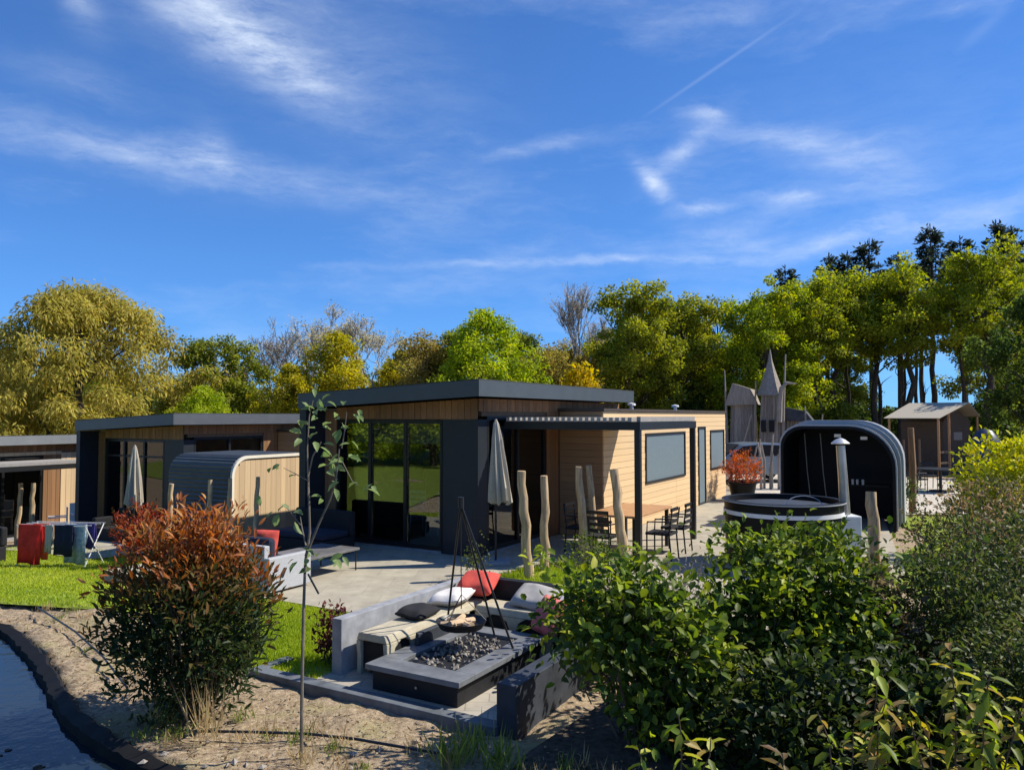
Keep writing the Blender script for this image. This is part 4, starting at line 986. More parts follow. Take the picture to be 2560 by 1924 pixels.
plant_tree('bright', None, -1.5, 40, 'large bright green dome tree above the near chalet roof', None, .97, .4)
plant_tree('olive', mk_o, -4.7, 41, 'olive brown tree left against the large bright green tree', None, 1)
plant_tree('green', None, -3.0, 42.5, 'darker green tree behind the large bright green tree', None, .9, 1.4)
plant_tree('olive', None, 2.0, 46, 'brown budding tree right of the large bright green tree', None, .95, 2.4)
plant_tree('yellow', None, -6.6, 43, 'low yellow tree between the pale budding and olive trees', None, .8, 4)
plant_tree('bare3', lambda: bare_meshes(133, 11.2, .36, BUD, 1, .15, 6, 1.0), 4.0, 50, 'tall slim bare tree above the yellow bush', None)
plant_tree('bush_y', lambda: tree_meshes(111, 5.0, 1.75, .1, [(.36, .28, .01), (.52, .38, .015), (.6, .43, .03)], 'dome', 55, 75, (.2, .14), .6, .1), 3.0, 34, 'golden yellow bush over the annex roof', None, 1)
plant_tree('tall1', mk_t1, 7.1, 44, 'dense tall green tree left of its paler twin', None, 1.05)
plant_tree('tall1', None, 10.2, 46, 'dense tall green tree right of its twin', None, 1.03, 2.6)
plant_tree('olive', None, 5.2, 47, 'thin brown tree between the bare tree and the tall green pair', None, .98, 1.0)
plant_tree('thin', mk_t3, 13.5, 50, 'thin sparse tree between the tall green pair and the broad bright tree', None, 1)
plant_tree('tall_b', lambda: tree_meshes(112, 10.7, 3.1, 1.2, [(.12, .18, .016), (.32, .38, .025), (.52, .5, .04)], 'tall', 230, 125, (.17, .12), .56, .2), 14.6, 44, 'broad bright tall tree behind the wooden play castle', None, 1)
lab = ['tall bare-trunked leafy tree next to the broad bright tree', 'tall bare-trunked leafy tree standing directly behind the tub shelter', 'tall bare-trunked leafy tree under the pine tips behind the shelter', 'tall bare-trunked leafy tree next to the sky gap by the tent', 'tall bare-trunked leafy tree farther back behind the broad bright tree']
for k, (x, y, s, rz) in enumerate(((18.2, 46, 1.0, .3), (20.2, 48, 1.06, 1.7), (22.2, 47, 1.03, 2.9), (23.8, 46, 1.07, 4.0), (16.9, 50, .95, 5))):
    plant_tree('tall2', mk_t2, x, y, lab[k], 'tall leafy trees behind the tub shelter', s, rz)
plant_tree('tall2', None, 27.2, 44, 'large yellow green tree behind the brown tent', None, 1.12, 5.2)
plant_tree('tall2', None, 29.6, 47, 'yellow green tree right of the large one behind the tent', None, 1.1, 1.2)
plant_tree('dark_r', lambda: tree_meshes(113, 9.6, 3.0, .3, DARKG, 'tall', 190, 120, (.17, .12), .58, .16), 24.9, 35.5, 'dark green tree standing right of the brown tent', None, 1)
for k, (x, y, s, rz) in enumerate(((31.8, 58, 1.04, 0), (28.1, 60, 1.0, 2), (36.8, 58, 1.06, 4))): plant_tree('pine', mk_p, x, y, 'tall broad dark pine topping the leafy row', 'tall broad pines', s, rz, name='pine_tree')
for k, (x, y, s, rz) in enumerate(((35.5, 60, 1.08, 0), (26.4, 60, 1.0, 1), (24.7, 60, .99, 2), (21.2, 60, .93, 3), (30.3, 60, 1.0, 4), (38.9, 59, 1.12, 5), (33.6, 63, 1.0, 2))): plant_tree('pine2', mk_p2, x, y, 'slim dark pine tip showing above the leafy row', 'slim pines', s, rz, name='pine_tree')
rg = random.Random(77)
for k in range(15):
    x = -33 + k * 3.1 + rg.uniform(-.8, .8); y = 46 + rg.uniform(-2, 3)
    plant_tree('under2' if k % 2 else 'under', mk_u2 if k % 2 else mk_u, x, y, 'low bright bush in the undergrowth behind the chalets' if k % 2 else 'low dark bush in the undergrowth behind the chalets', 'undergrowth bright' if k % 2 else 'undergrowth dark', rg.uniform(.9, 1.4), rg.random() * 6, name='bush', cat='bush')
for k in range(16):
    x = 8 + k * 1.85 + rg.uniform(-.5, .5); y = 46 + rg.uniform(-3, 8)
    plant_tree('under' if k % 3 else 'under2', None, x, y, 'dark bush among the trunks behind the tent' if k % 3 else 'lighter bush among the trunks behind the tent', 'bushes among the trunks dark' if k % 3 else 'bushes among the trunks light', rg.uniform(.7, 1.1), rg.random() * 6, name='bush', cat='bush')
for k, (key, x, y, sc_, rz) in enumerate((('green', -30, 52, .95, 1), ('olive', -18.5, 51, 1.0, 2), ('green', -11.8, 53, .9, 3), ('yellow', -7.5, 52, 1.0, 1), ('olive', -5.4, 50, 1.05, 4), ('green', .8, 51, 1.0, 5), ('olive', 3.6, 53, 1.1, 3), ('green', 6.3, 52, 1.05, 2), ('tall1', 8.7, 54, 1.0, 1), ('tall1', 12.2, 52, 1.0, 4), ('green', 16.5, 53, .95, 4), ('tall1', 19.6, 55, .98, 3), ('green', 24.6, 57, .9, 2), ('tall1', 32.5, 52, 1.05, 1), ('olive', -22.5, 53, .9, 3))):
    plant_tree(key, None, x, y, {'green': 'mid green tree half hidden in the second row of the wood', 'olive': 'brownish olive tree half hidden in the second row of the wood', 'yellow': 'yellow tree half hidden in the second row of the wood', 'tall1': 'taller dense tree half hidden in the second row of the wood'}[key], 'second row %s trees' % key, sc_, rz)
def slim_trunk(x, y, h, ra, seed):
    rr = random.Random(seed); mb = MB(); pts = branch(mb, rr, (0, 0, -.1), (rr.uniform(-.4, .4), 0, h), ra, ra * .35, 6, .015, 7)
    for k in range(5): f = rr.randint(3, 6); q = pts[f]; a = rr.random() * 6.28; branch(mb, rr, q, q + Vector((math.cos(a) * .9, math.sin(a) * .9, rr.uniform(.5, 1.1))), ra * .3, ra * .06, 3, .08, 3)
    o = mb.build('bare_tree', bark, None, smooth=True); o.location = (x, y, 0); tag(o, 'dark bare trunk among the tall trees behind the tent', 'tree', 'bare trunks in the wood')
for k in range(14): slim_trunk(16.5 + k * 1.05 + rg.uniform(-.4, .4), 49 + rg.uniform(-4, 5), rg.uniform(7.5, 9.5), rg.uniform(.1, .2), 400 + k)
# trees standing left of the view; the big window panes mirror them
for k, (x, y, s) in enumerate(((-24, 4, 1.0), (-27, 8, 1.1), (-30, 0, 1.2), (-22, -3, .9), (-33, 5, 1.2))):
    plant_tree('bright', None, x, y, 'bright dome tree beyond the pond, mirrored in the chalet panes', 'trees beyond the pond', s, k)
def far_wood():
    r = np.random.RandomState(9); n = 46000; a = r.uniform(-.75, .85, n); d = r.uniform(72, 84, n); X = a * d; Y = d.copy()
    top = 4.4 - 2.6 * (np.abs(a - .54) < .08) + 2.4 * vnoise(X, np.zeros(n), .12, 4) + 1.4 * vnoise(X, np.zeros(n), .5, 6); Z = r.rand(n) ** .8 * top - 1
    P = np.stack([X, Y, Z], 1); V, Q, k = leaf_arrays(P, r.normal(0, 1, (n, 3)), norm(r.normal(0, .6, (n, 3)) + np.array([0, -.7, .4])), r.uniform(.5, .9, n), r.uniform(.35, .6, n))
    o = fast_mesh('far_wood', V, Q, np.repeat(col_mix([(.05, .075, .02), (.1, .13, .03), (.17, .17, .05)], vnoise(X, Z, .35, 8) * .7 + r.rand(n) * .3, r), k, 0), leaf_far)
    tag(o, 'far green belt of woodland behind every tree', 'woodland', kind='stuff')
far_wood()

# ------------------------------------------------------------------ near shrubs
LEAF_MESH = {}
def leaf_proto(kind, L_, W_, fold=.22):
    if kind in LEAF_MESH: return LEAF_MESH[kind]
    V, T, k = leaf_arrays(np.zeros((1, 3)), np.array([[1., 0, 0]]), np.array([[0, 0, 1.]]), L_, W_, fold, False)
    o = fast_mesh('t', V, T, None, leaf_obj, None, True); LEAF_MESH[kind] = o.data; bpy.data.objects.remove(o); return LEAF_MESH[kind]
def leaf_object(kind, dims, parent, p, d, nrm, s, col):
    o = bpy.data.objects.new('leaf', leaf_proto(kind, *dims)); COL.objects.link(o); o.parent = parent
    d = Vector(d).normalized(); n_ = Vector(nrm); sd_ = n_.cross(d); sd_ = sd_.normalized() if sd_.length > 1e-4 else d.orthogonal().normalized(); n_ = d.cross(sd_)
    M = Matrix((d, sd_, n_)).transposed().to_4x4(); M.translation = Vector(p); o.matrix_local = M @ Matrix.Diagonal((s, s, s, 1)); o.color = (*col, 1); return o
def shrub(name, label, loc, cat, env, nstem, n, pal, kind, dims, n_obj=150, seed=1, group=None, colfn=None, jit=.14, updir=.25, stem_r=.012, cluster=.07, ncl=None, stem_m=None, droop=0.):
    """env(r, n) gives n points of the crown relative to loc (numpy); leaves sit in small sprays round them"""
    r = np.random.RandomState(seed); rr = random.Random(seed); t = thing(name, label, cat, loc, 0, group); ncl = ncl or max(20, n // 15)
    C_ = env(r, ncl); mb = MB()
    zmid = np.median(C_[:, 2])
    for i in range(nstem):
        c = C_[i * (ncl // nstem) % ncl]; b = Vector((c[0] * .25 + rr.uniform(-.05, .05), c[1] * .25 + rr.uniform(-.05, .05), -.05)); branch(mb, rr, b, c, stem_r, stem_r * .25, 5, .08, 5)
    for i in r.permutation(ncl)[:min(ncl, 160)]:
        c = Vector(C_[i]); q = Vector((c.x * .7, c.y * .75, max(.02, c.z - rr.uniform(.12, .35)))); branch(mb, rr, q, c, stem_r * .35, stem_r * .12, 3, .06, 3)
    mb.build('stems', stem_m or twig_m, t, smooth=True)
    ci = r.randint(0, ncl, n); P = C_[ci] + r.normal(0, cluster, (n, 3)); P[:, 2] = np.maximum(P[:, 2], .02)
    out = C_[ci] - np.array([0, 0, zmid * .8]); out = norm(out); D = out * .7 + r.normal(0, .6, (n, 3)); D[:, 2] += updir - droop
    NN = norm(out * .5 + r.normal(0, .5, (n, 3)) + np.array([0, 0, .75]))
    sz = r.uniform(.65, 1.25, n)
    cl = colfn(P, r, ci) if colfn else col_mix(pal, ((r.rand(ncl) ** 1.6)[ci] * .8 + r.rand(n) * .2), r, jit)
    cl = np.clip(cl, .004, .95)
    W = P + np.array(loc)[None]; camd = np.linalg.norm(W - np.array([[0, 0, 2.5]]), axis=1); order = np.argsort(camd + r.rand(n) * .35)
    for i in order[:n_obj]: leaf_object(kind, dims, t, P[i], D[i], NN[i], float(sz[i]), tuple(cl[i]))
    k_ = order[n_obj:]; V, T, k = leaf_arrays(P[k_], D[k_], NN[k_], dims[0] * sz[k_], dims[1] * sz[k_], .22, False)
    cc = np.repeat(cl[k_], k, 0); o = fast_mesh('foliage', V, T, cc, leaf_near, t, True); tag(o, kind='stuff'); return t
def ellip(rx, ry, z0, z1, pw=.35, lump=.14, flat=.5):
    def f(r, n):
        u = norm(r.normal(0, 1, (n, 3))); q = r.rand(n, 1) ** pw; a = np.arctan2(u[:, 1], u[:, 0]); l = (1 + lump * np.sin(a * 4 + u[:, 2] * 5) + lump * .7 * np.sin(a * 7 - u[:, 2] * 9))[:, None]
        p = u * q * l; hz = (z1 - z0) / 2
        if flat > .6: p = p / ((np.abs(u) ** 4).sum(1, keepdims=True) ** .25) * np.array([1, 1, 1])
        return np.stack([p[:, 0] * rx, p[:, 1] * ry, z0 + hz + p[:, 2] * hz], 1)
    return f
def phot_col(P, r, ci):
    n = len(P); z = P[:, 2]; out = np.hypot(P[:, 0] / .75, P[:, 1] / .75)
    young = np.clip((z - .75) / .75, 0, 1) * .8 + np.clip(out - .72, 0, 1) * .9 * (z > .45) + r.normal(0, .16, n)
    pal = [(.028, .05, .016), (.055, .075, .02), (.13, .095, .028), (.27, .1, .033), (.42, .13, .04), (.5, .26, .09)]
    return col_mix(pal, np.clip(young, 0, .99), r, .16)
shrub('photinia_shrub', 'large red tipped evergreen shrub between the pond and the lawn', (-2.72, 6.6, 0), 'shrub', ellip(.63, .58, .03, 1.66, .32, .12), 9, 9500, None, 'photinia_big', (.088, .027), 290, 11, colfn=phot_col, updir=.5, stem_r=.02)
shrub('photinia_shrub', 'small red shrub in front of the middle chalet windows', (-7.4, 15.6, gz(-7.4, 15.6)), 'shrub', ellip(.55, .5, .1, 1.25, .35), 5, 1500, [(.06, .05, .02), (.36, .06, .03), (.46, .1, .05)], 'photinia', (.095, .034), 20, 12, updir=.5)
shrub('barberry_shrub', 'dark red small shrub at the near end of the grey pit wall', S(1.82, -5.55, 0), 'shrub', ellip(.17, .2, .05, .55, .4), 5, 700, [(.05, .018, .016), (.14, .04, .035), (.25, .09, .07)], 'barberry', (.05, .025), 60, 13, updir=.3, stem_r=.008, cluster=.04)
shrub('potted_shrub', 'orange red shrub in a black pot at the end of the annex', (6.8, 22.8, .02), 'shrub', ellip(.52, .5, .5, 1.42, .4), 5, 1300, [(.16, .08, .02), (.55, .11, .03), (.62, .2, .06)], 'photinia', (.095, .034), 20, 14, updir=.5)
po = MB().lathe([(0, 0), (.3, 0), (.4, .5), (.43, .5), (.43, .54), (.37, .54), (.36, .46), (0, .46)], 24).build('flower_pot', tub_m, None, smooth=True, loc=(6.8, 22.8, .02)); tag(po, 'black tapered pot holding the orange red shrub', 'pot')
# broad-leaved young shrub right of the fire pit
BROAD = [(.035, .06, .013), (.11, .165, .022), (.25, .31, .035), (.55, .58, .06)]
def broad_env(r, n):
    a = ellip(.7, .5, .5, 1.46, .42, .22)(r, int(n * .6)); b = ellip(.45, .32, .05, .9, .5, .2)(r, n - int(n * .6)); b[:, 0] += .25; b[:, 1] -= .1; return np.concatenate([a, b])
shrub('broadleaf_shrub', 'broad leaved green shrub leaning over the slate pit wall', (.92, 5.95, 0), 'shrub', broad_env, 8, 4000, BROAD, 'broad', (.092, .052), 290, 15, updir=.0, droop=.25, stem_r=.018, cluster=.08)
BEECH = [(.03, .055, .012), (.1, .15, .022), (.24, .3, .035), (.46, .5, .05)]
for x, y, sx_, sy_, h, n_, no, lb, sd_, pal_, kd, dm in (
    (2.12, 6.6, .46, .42, 1.53, 4300, 230, 'beech hedge plant next to the broad leaved shrub', 16, BEECH, 'beech', (.076, .047)),
    (2.7, 6.65, .46, .42, 1.5, 4300, 230, 'beech hedge plant below the hot tub chimney', 17, BEECH, 'beech', (.076, .047)),
    (1.95, 5.55, .55, .36, .72, 3000, 200, 'low front hedge plant at the foot of the beech hedge', 33, [(.02, .035, .01), (.045, .07, .014), (.1, .13, .022)], 'beech', (.076, .047)),
    (2.95, 5.65, .5, .36, .72, 3000, 200, 'low front hedge plant under the twiggy shrub', 34, [(.02, .035, .01), (.045, .07, .014), (.1, .13, .022)], 'beech', (.076, .047)),
    (3.8, 6.75, .5, .45, 1.38, 5400, 150, 'dense green hedge plant at the right of the twiggy shrub', 19, None, 'fine', (.055, .028)),
    (3.85, 5.8, .48, .36, .95, 3600, 150, 'low dense hedge plant before the taller dense one', 35, None, 'fine', (.055, .028)),
    (4.75, 7.3, .6, .5, 1.55, 5400, 80, 'tallest dense hedge plant in front of the brown tipped bush', 36, None, 'fine', (.055, .028))):
    shrub('hedge_plant', lb, (x, y, 0), 'hedge', ellip(sx_, sy_, .02, h, .5, .08, .8), 7, n_, pal_ or [(.03, .05, .014), (.07, .10, .02), (.12, .15, .03), (.17, .15, .06)], kd, dm, no, sd_, 'hedge plants', stem_r=.013, updir=.0, droop=.15, cluster=.085)
shrub('twiggy_shrub', 'thin twiggy brown shrub between the hedge plants', (3.1, 6.75, 0), 'shrub', ellip(.4, .35, .1, 1.32, .6, .2), 22, 1500, [(.05, .055, .02), (.12, .09, .04), (.2, .17, .1)], 'beech', (.076, .047), 60, 18, stem_r=.012)
shrub('hedge_plant', 'brown tipped hedge bush below the lime bush', (5.75, 9.3, 0), 'hedge', ellip(.85, .65, .1, 1.72, .45, .06, .8), 8, 7500, [(.05, .06, .02), (.13, .13, .04), (.3, .19, .1), (.34, .25, .15)], 'fine', (.055, .028), 40, 20, stem_r=.014)
shrub('lime_bush', 'lime yellow clipped bush in front of the brown tent', (9.25, 13.4, 0), 'bush', ellip(1.35, .85, .1, 2.1, .3, .05, .8), 8, 11000, [(.28, .3, .02), (.52, .52, .025), (.66, .6, .05)], 'lime_big', (.105, .058), 20, 25, stem_r=.016)
shrub('lime_bush', 'golden green bush at the far right of the lime bush', (8.5, 11.9, 0), 'bush', ellip(.9, .7, .1, 1.8, .4, .1), 6, 3200, [(.14, .15, .02), (.34, .29, .04), (.42, .35, .08)], 'lime', (.075, .04), 20, 26, stem_r=.016)
shrub('low_shrub', 'low dark green shrub between hedge and slate pit wall', (.95, 7.6, 0), 'shrub', ellip(.55, .5, .1, .95, .4, .15), 6, 1500, BROAD[:3], 'beech', (.072, .045), 60, 27)
shrub('low_shrub', 'dark green low shrub under the pergola edge', S(2.9, -1.2, 0), 'shrub', ellip(.6, .5, .05, .8, .4, .15), 6, 1500, BROAD[:3], 'fine', (.05, .026), 20, 28)
shrub('bare_shrub', 'bare grey twiggy shrub before the pergola posts', (1.75, 8.0, 0), 'shrub', ellip(.55, .45, .15, 1.15, .6, .15), 40, 600, [(.07, .075, .035), (.15, .14, .07), (.3, .26, .18)], 'beech', (.045, .022), 0, 29, stem_r=.008, ncl=130, stem_m=bark_grey)
shrub('young_shrub', 'thin young shrub at the terrace corner below the parasol', S(1.0, -1.6, 0), 'shrub', ellip(.25, .25, .1, .6, .5), 5, 240, [(.06, .08, .02), (.12, .15, .03), (.2, .2, .05)], 'fine', (.05, .026), 20, 31, stem_r=.006)
shrub('garden_shrub', 'dark leafy shrub on the gravel near the tent', (9.6, 19.4, 0), 'shrub', ellip(.6, .5, .1, 1.1, .5), 6, 900, DARKG, 'lime', (.075, .04), 10, 32)

# sapling by the pond: every leaf its own
sap = thing('sapling', 'slender staked sapling with pale green leaves in the sandy bed', 'sapling', (-1.56, 5.8, 0))
SX = lambda px, v: ((px - 758) / 1923 * 5.8, 2.5 - (v - 1040) * 5.8 / 1923)
mb = MB(); r = random.Random(4)
def stem(pts, ra, rb, dy=0):
    q = []
    for i, (p, v) in enumerate(pts): x, z = SX(p, v); q.append((x, dy * i / len(pts) + r.uniform(-.01, .01), z))
    mb.tube(q, [ra + (rb - ra) * i / (len(q) - 1) for i in range(len(q))], 8, True); return q
stem([(759, 1890), (758, 1700), (759, 1520), (762, 1400), (772, 1330), (768, 1250), (764, 1190), (775, 1140), (795, 1105)], .014, .005, .05)
stem([(764, 1385), (795, 1310), (826, 1245), (842, 1190), (850, 1120)], .010, .004, -.08)
stem([(764, 1360), (750, 1320), (742, 1290)], .007, .003, .1)
stem([(768, 1240), (762, 1120), (765, 1040), (772, 1000)], .007, .003, .1)
stem([(850, 1120), (858, 1080), (864, 1030)], .005, .003, -.05); stem([(850, 1150), (880, 1200), (898, 1210)], .004, .002, -.1); stem([(766, 1200), (725, 1180), (700, 1170)], .004, .002, .1); stem([(750, 1310), (715, 1270), (695, 1262)], .004, .002, .1)
mb.build('stem', mat('sapling_bark', (.2, .165, .12), .8, .25, 8, .3), sap, smooth=True)
MB().tube([SX(795, 1415)[0:1] + (0.02, SX(795, 1480)[1]), (SX(770, 1430)[0], 0, SX(770, 1430)[1])], .008, 6).build('tie', black_metal, sap)
SAPC = [(.13, .2, .06), (.2, .29, .09), (.28, .36, .14)]
for (p, v, n, sp) in ((775, 1010, 9, .07), (780, 1060, 5, .06), (860, 1025, 6, .06), (858, 1060, 4, .05), (820, 1110, 7, .07), (850, 1130, 8, .08), (835, 1160, 6, .06), (700, 1172, 4, .05), (692, 1262, 5, .05), (898, 1212, 4, .04), (765, 1385, 5, .05), (835, 1380, 5, .06), (800, 1385, 3, .05), (735, 1290, 2, .03), (815, 1245, 2, .03), (845, 1200, 3, .04)):
    x, z = SX(p, v)
    for i in range(int(n * 1.15)):
        q = (x + r.gauss(0, sp), r.gauss(0, sp), z + r.gauss(0, sp * .8)); d = (r.gauss(0, .8), r.gauss(0, .8), r.uniform(-1.1, .2)); t_ = r.random()
        c = tuple(SAPC[0][j] * (1 - t_) + SAPC[2][j] * t_ for j in range(3)); leaf_object('sap', (.095, .05), sap, q, d, (r.gauss(0, .5), r.gauss(0, .5) - .3, 1), r.uniform(.75, 1.25), c)

# leafy shoots in the near right corner, every leaf its own
def shoots(loc, label, stems, seed, pal, dims=(.17, .07), group=None):
    r = random.Random(seed); t = thing('laurel_shoot', label, 'shrub', loc, 0, group); mb = MB()
    for (x, y, h, lx) in stems:
        pts = [Vector((x * .4, y * .4, -.05)).lerp(Vector((x + lx, y, h)), i / 6) + Vector((r.gauss(0, .012), r.gauss(0, .012), 0)) for i in range(7)]; mb.tube(pts, [.009 - .001 * i for i in range(7)], 6)
        m = int(h * 34)
        for i in range(m):
            f = .25 + .75 * (i + r.random() * .5) / m; k = min(5, int(f * 6)); p = pts[k].lerp(pts[k + 1], f * 6 - k if f < 1 else 1); a = i * 2.4 + r.random(); u = r.random()
            d = (math.cos(a) * .8, math.sin(a) * .6, r.uniform(-1.0, .5)); j = min(len(pal) - 2, int(u * (len(pal) - 1))); c = tuple(pal[j][q] * r.uniform(.8, 1.1) for q in range(3))
            leaf_object('laurel', dims, t, p, d, (r.gauss(0, .3), r.gauss(0, .3), 1), r.uniform(.6, 1.15) * (1.1 - .4 * f), c)
    mb.build('stem', twig_m, t, smooth=True); return t
LAU = [(.14, .19, .025), (.34, .4, .04), (.46, .48, .06), (.36, .26, .08), (.1, .12, .03)]
shoots((1.95, 4.3, 0), 'upright leafy shoots with yellow green leaves below the twiggy shrub', [(0, 0, 1.15, .05), (.12, .1, .9, .1), (-.15, .05, .85, -.1), (.02, -.1, 1.0, .02), (.08, .15, .8, .1), (-.05, .1, .75, 0)], 3, LAU)
shoots((2.45, 4.35, 0), 'taller leafy shoots with bronze tips in the hedge corner', [(0, 0, 1.28, .0), (.15, .1, 1.05, .1), (-.15, .0, 1.0, -.1), (.1, -.1, 1.1, .05), (.32, 0, .95, .1), (.2, .1, .9, .15), (-.1, .1, .8, 0)], 5, LAU)
shoots((.95, 4.6, 0), 'short leafy shoots at the foot of the broad leaved shrub', [(0, 0, .75, .05), (.14, .05, .6, .1), (-.1, .05, .55, -.1)], 7, LAU, (.1, .045))
shoots((1.45, 4.2, 0), 'dry bronze leaf tips in front of the hedge', [(0, 0, .7, 0), (.1, 0, .55, .08)], 9, [(.16, .1, .04), (.2, .13, .06), (.1, .1, .03), (.05, .06, .02)], (.09, .035))

# tufts, dry stalks, litter and stones in the sandy bed
def tuft(x, y, h, n, pal, label, seed, grp, sp=.06, w=.012):
    r = np.random.RandomState(seed); P = np.stack([r.normal(0, sp, n), r.normal(0, sp, n), np.zeros(n) - .02], 1); D = np.stack([r.normal(0, .35, n), r.normal(0, .35, n), np.ones(n)], 1)
    V, Q, k = leaf_arrays(P, D, norm(np.stack([r.normal(0, 1, n), r.normal(0, 1, n), np.zeros(n)], 1)), h * r.uniform(.5, 1.1, n), w, .1)
    o = fast_mesh('grass_tuft', V, Q, np.repeat(col_mix(pal, r.rand(n), r), k, 0), grass_m); o.location = (x, y, gz(x, y)); tag(o, label, 'grass', grp)
DRY = [(.4, .3, .14), (.5, .39, .2), (.34, .22, .1)]; GRN = [(.12, .18, .03), (.22, .28, .05), (.3, .3, .08)]
rt = random.Random(12)
for k in range(26):
    x = rt.uniform(-3.0, -.2); y = rt.uniform(5.5, 6.35) if x > -2.2 else rt.uniform(5.95, 6.6)
    if (k % 2): tuft(x, y, rt.uniform(.08, .28), 26, DRY, 'dry straw tuft in the sandy bed along the kerb', 200 + k, 'dry tufts', .05, .008)
    else: tuft(x, y, rt.uniform(.06, .16), 40, GRN, 'green weed tuft in the sandy bed along the kerb', 200 + k, 'green tufts', .05, .01)
for k, (x, y) in enumerate(((-.45, 5.6), (-.3, 5.75), (-.1, 5.55))): tuft(x, y, .34, 60, GRN, 'taller green weed tuft by the broad leaved shrub', 240 + k, 'tall weeds', .07, .014)
for k in range(12):
    x = rt.uniform(-6.2, -3.6); y = 7.1 + (-x - 3.6) * 1.15 + rt.uniform(0, .8); tuft(x, y, rt.uniform(.05, .14), 30, GRN if k % 3 == 0 else DRY, 'low tuft on the sandy strip between pond and lawn', 260 + k, 'pond strip tufts', .06, .009)
tuft(-2.35, 6.0, .6, 40, DRY, 'tall straw coloured stalks at the foot of the red shrub', 300, None, .05, .012)
def litter(n, seed):
    r = np.random.RandomState(seed); X = r.uniform(-6.4, 2.8, n); Y = r.uniform(4.4, 10.2, n)
    k = ~inside(X, Y, offset_poly(POND, .06)) & ~((X > -2.6) & (Y > 6.1 - .52 * (X + .2)) & (X < 1.2)) & ~inside(X, Y, lawn_left); X, Y = X[k], Y[k]; n = len(X)
    P = np.stack([X, Y, hgt(X, Y) - .012 + r.rand(n) * .02 + .045 * (X > -.15)], 1); D = r.normal(0, 1, (n, 3)); D[:, 2] *= .3
    V, Q, k = leaf_arrays(P, D, norm(r.normal(0, .35, (n, 3)) + np.array([0, 0, 1])), r.uniform(.015, .06, n), r.uniform(.008, .022, n), .3)
    o = fast_mesh('leaf_litter', V, Q, np.repeat(col_mix([(.12, .075, .04), (.3, .21, .11), (.5, .4, .24)], r.rand(n), r), k, 0), grass_m); tag(o, 'dry leaf litter and straw scattered over the sandy bed', 'litter', kind='stuff')
litter(12000, 8)
for k in range(12):
    x = rt.uniform(-.1, .75); y = rt.uniform(4.9, 5.6); tuft(x, y, rt.uniform(.08, .2), 26, DRY if k % 2 else GRN, 'low tuft on the dark bed under the broad leaved shrub', 320 + k, 'tufts on the dark bed', .06, .009)
r = random.Random(6); hose = [(-6.1, 10.0), (-5.0, 8.9), (-4.2, 8.0), (-3.5, 7.1)]
o = MB().tube([(x, y, .03 + r.uniform(0, .02)) for x, y in smooth_poly(hose, 0)], .011, 6).build('irrigation_hose', black_metal, None, smooth=True); tag(o, 'thin black irrigation hose on the sand between pond and lawn', 'hose')
o = MB().tube([(-2.45, 6.15, .03), (-2.0, 6.12, .035), (-1.6, 6.1, .03), (-1.2, 5.98, .04), (-.8, 5.85, .03), (-.4, 5.7, .03)], .011, 6).build('irrigation_hose', black_metal, None, smooth=True); tag(o, 'thin black irrigation hose on the sand in front of the kerb', 'hose')
for k in range(16):
    x = rt.uniform(-2.9, -.4); y = rt.uniform(5.5, 6.1); s_ = rt.uniform(.02, .05)
    o = bpy.data.objects.new('stone', gm[k % 3]); COL.objects.link(o); o.location = (x, y, s_ * .1 - .01); o.scale = (s_, s_ * .8, s_ * .6); o.rotation_euler = (0, 0, k); tag(o, 'small stone lying in the sandy bed before the kerb', 'stone', 'stones in the bed')
# pond plants: dark floating leaves
for k in range(26):
    x = rt.uniform(-4.9, -3.3); y = 5.55 + (-x - 3.3) * .72 + rt.uniform(-.35, .15); 
    o = bpy.data.objects.new('floating_leaf', leaf_proto('float', .07, .05, .05)); COL.objects.link(o); o.location = (x, y, -.096); o.rotation_euler = (0, 0, rt.random() * 6); o.color = (.012, .014, .006, 1); o.scale = [rt.uniform(.6, 1.6)] * 3; tag(o, 'small dark leaf floating on the pond', 'leaf', 'floating pond leaves')

# ------------------------------------------------------------------ right background
# wooden play castle with crooked spire
pc = thing('play_castle', 'crooked grey wooden play castle with pointed spire behind the annex', 'playhouse', (12.6, 39.5, 0), R(-25))
def plank_tower(x, y, w, z0, z1, lean, m, nm='tower'):
    t = MB(); a = w / 2
    t.v = [(x - a, y - a, z0), (x + a, y - a, z0), (x + a, y + a, z0), (x - a, y + a, z0), (x - a * .8 + lean, y - a * .8, z1), (x + a * .8 + lean, y - a * .8, z1), (x + a * .8 + lean, y + a * .8, z1), (x - a * .8 + lean, y + a * .8, z1)]
    t.f = [(0, 3, 2, 1), (4, 5, 6, 7), (0, 1, 5, 4), (1, 2, 6, 5), (2, 3, 7, 6), (3, 0, 4, 7)]; o = t.build(nm, grey_wood, pc)
    n = 6
    for s_ in range(n):
        u = -a + 2 * a * (s_ + .5) / n
        for f in (0, 1):
            p = Vector((x + u, y - a - .02, z0)) if f == 0 else Vector((x + a + .02, y + u, z0)); q = Vector((x + u * .8 + lean, y - a * .8 - .02, z1 + .08 * math.sin(s_ * 3))) if f == 0 else Vector((x + a * .8 + .02 + lean, y + u * .8, z1))
            MB().beam(p, q, 2 * a / n - .03, .03).build('plank', grey_wood, o)
    return o
plank_tower(0.55, 0, 1.0, 0, 3.6, .1, grey_wood); plank_tower(-.75, .5, 1.3, 0, 3.1, -.05, grey_wood); plank_tower(1.75, .6, 1.2, 0, 2.3, .05, grey_wood)
MB().lathe([(.72, 3.55), (.5, 4.1), (.28, 4.75), (.12, 5.3), (.04, 5.8), (.0, 6.0)], 7, (.65, 0, 0)).build('spire', grey_wood, pc)
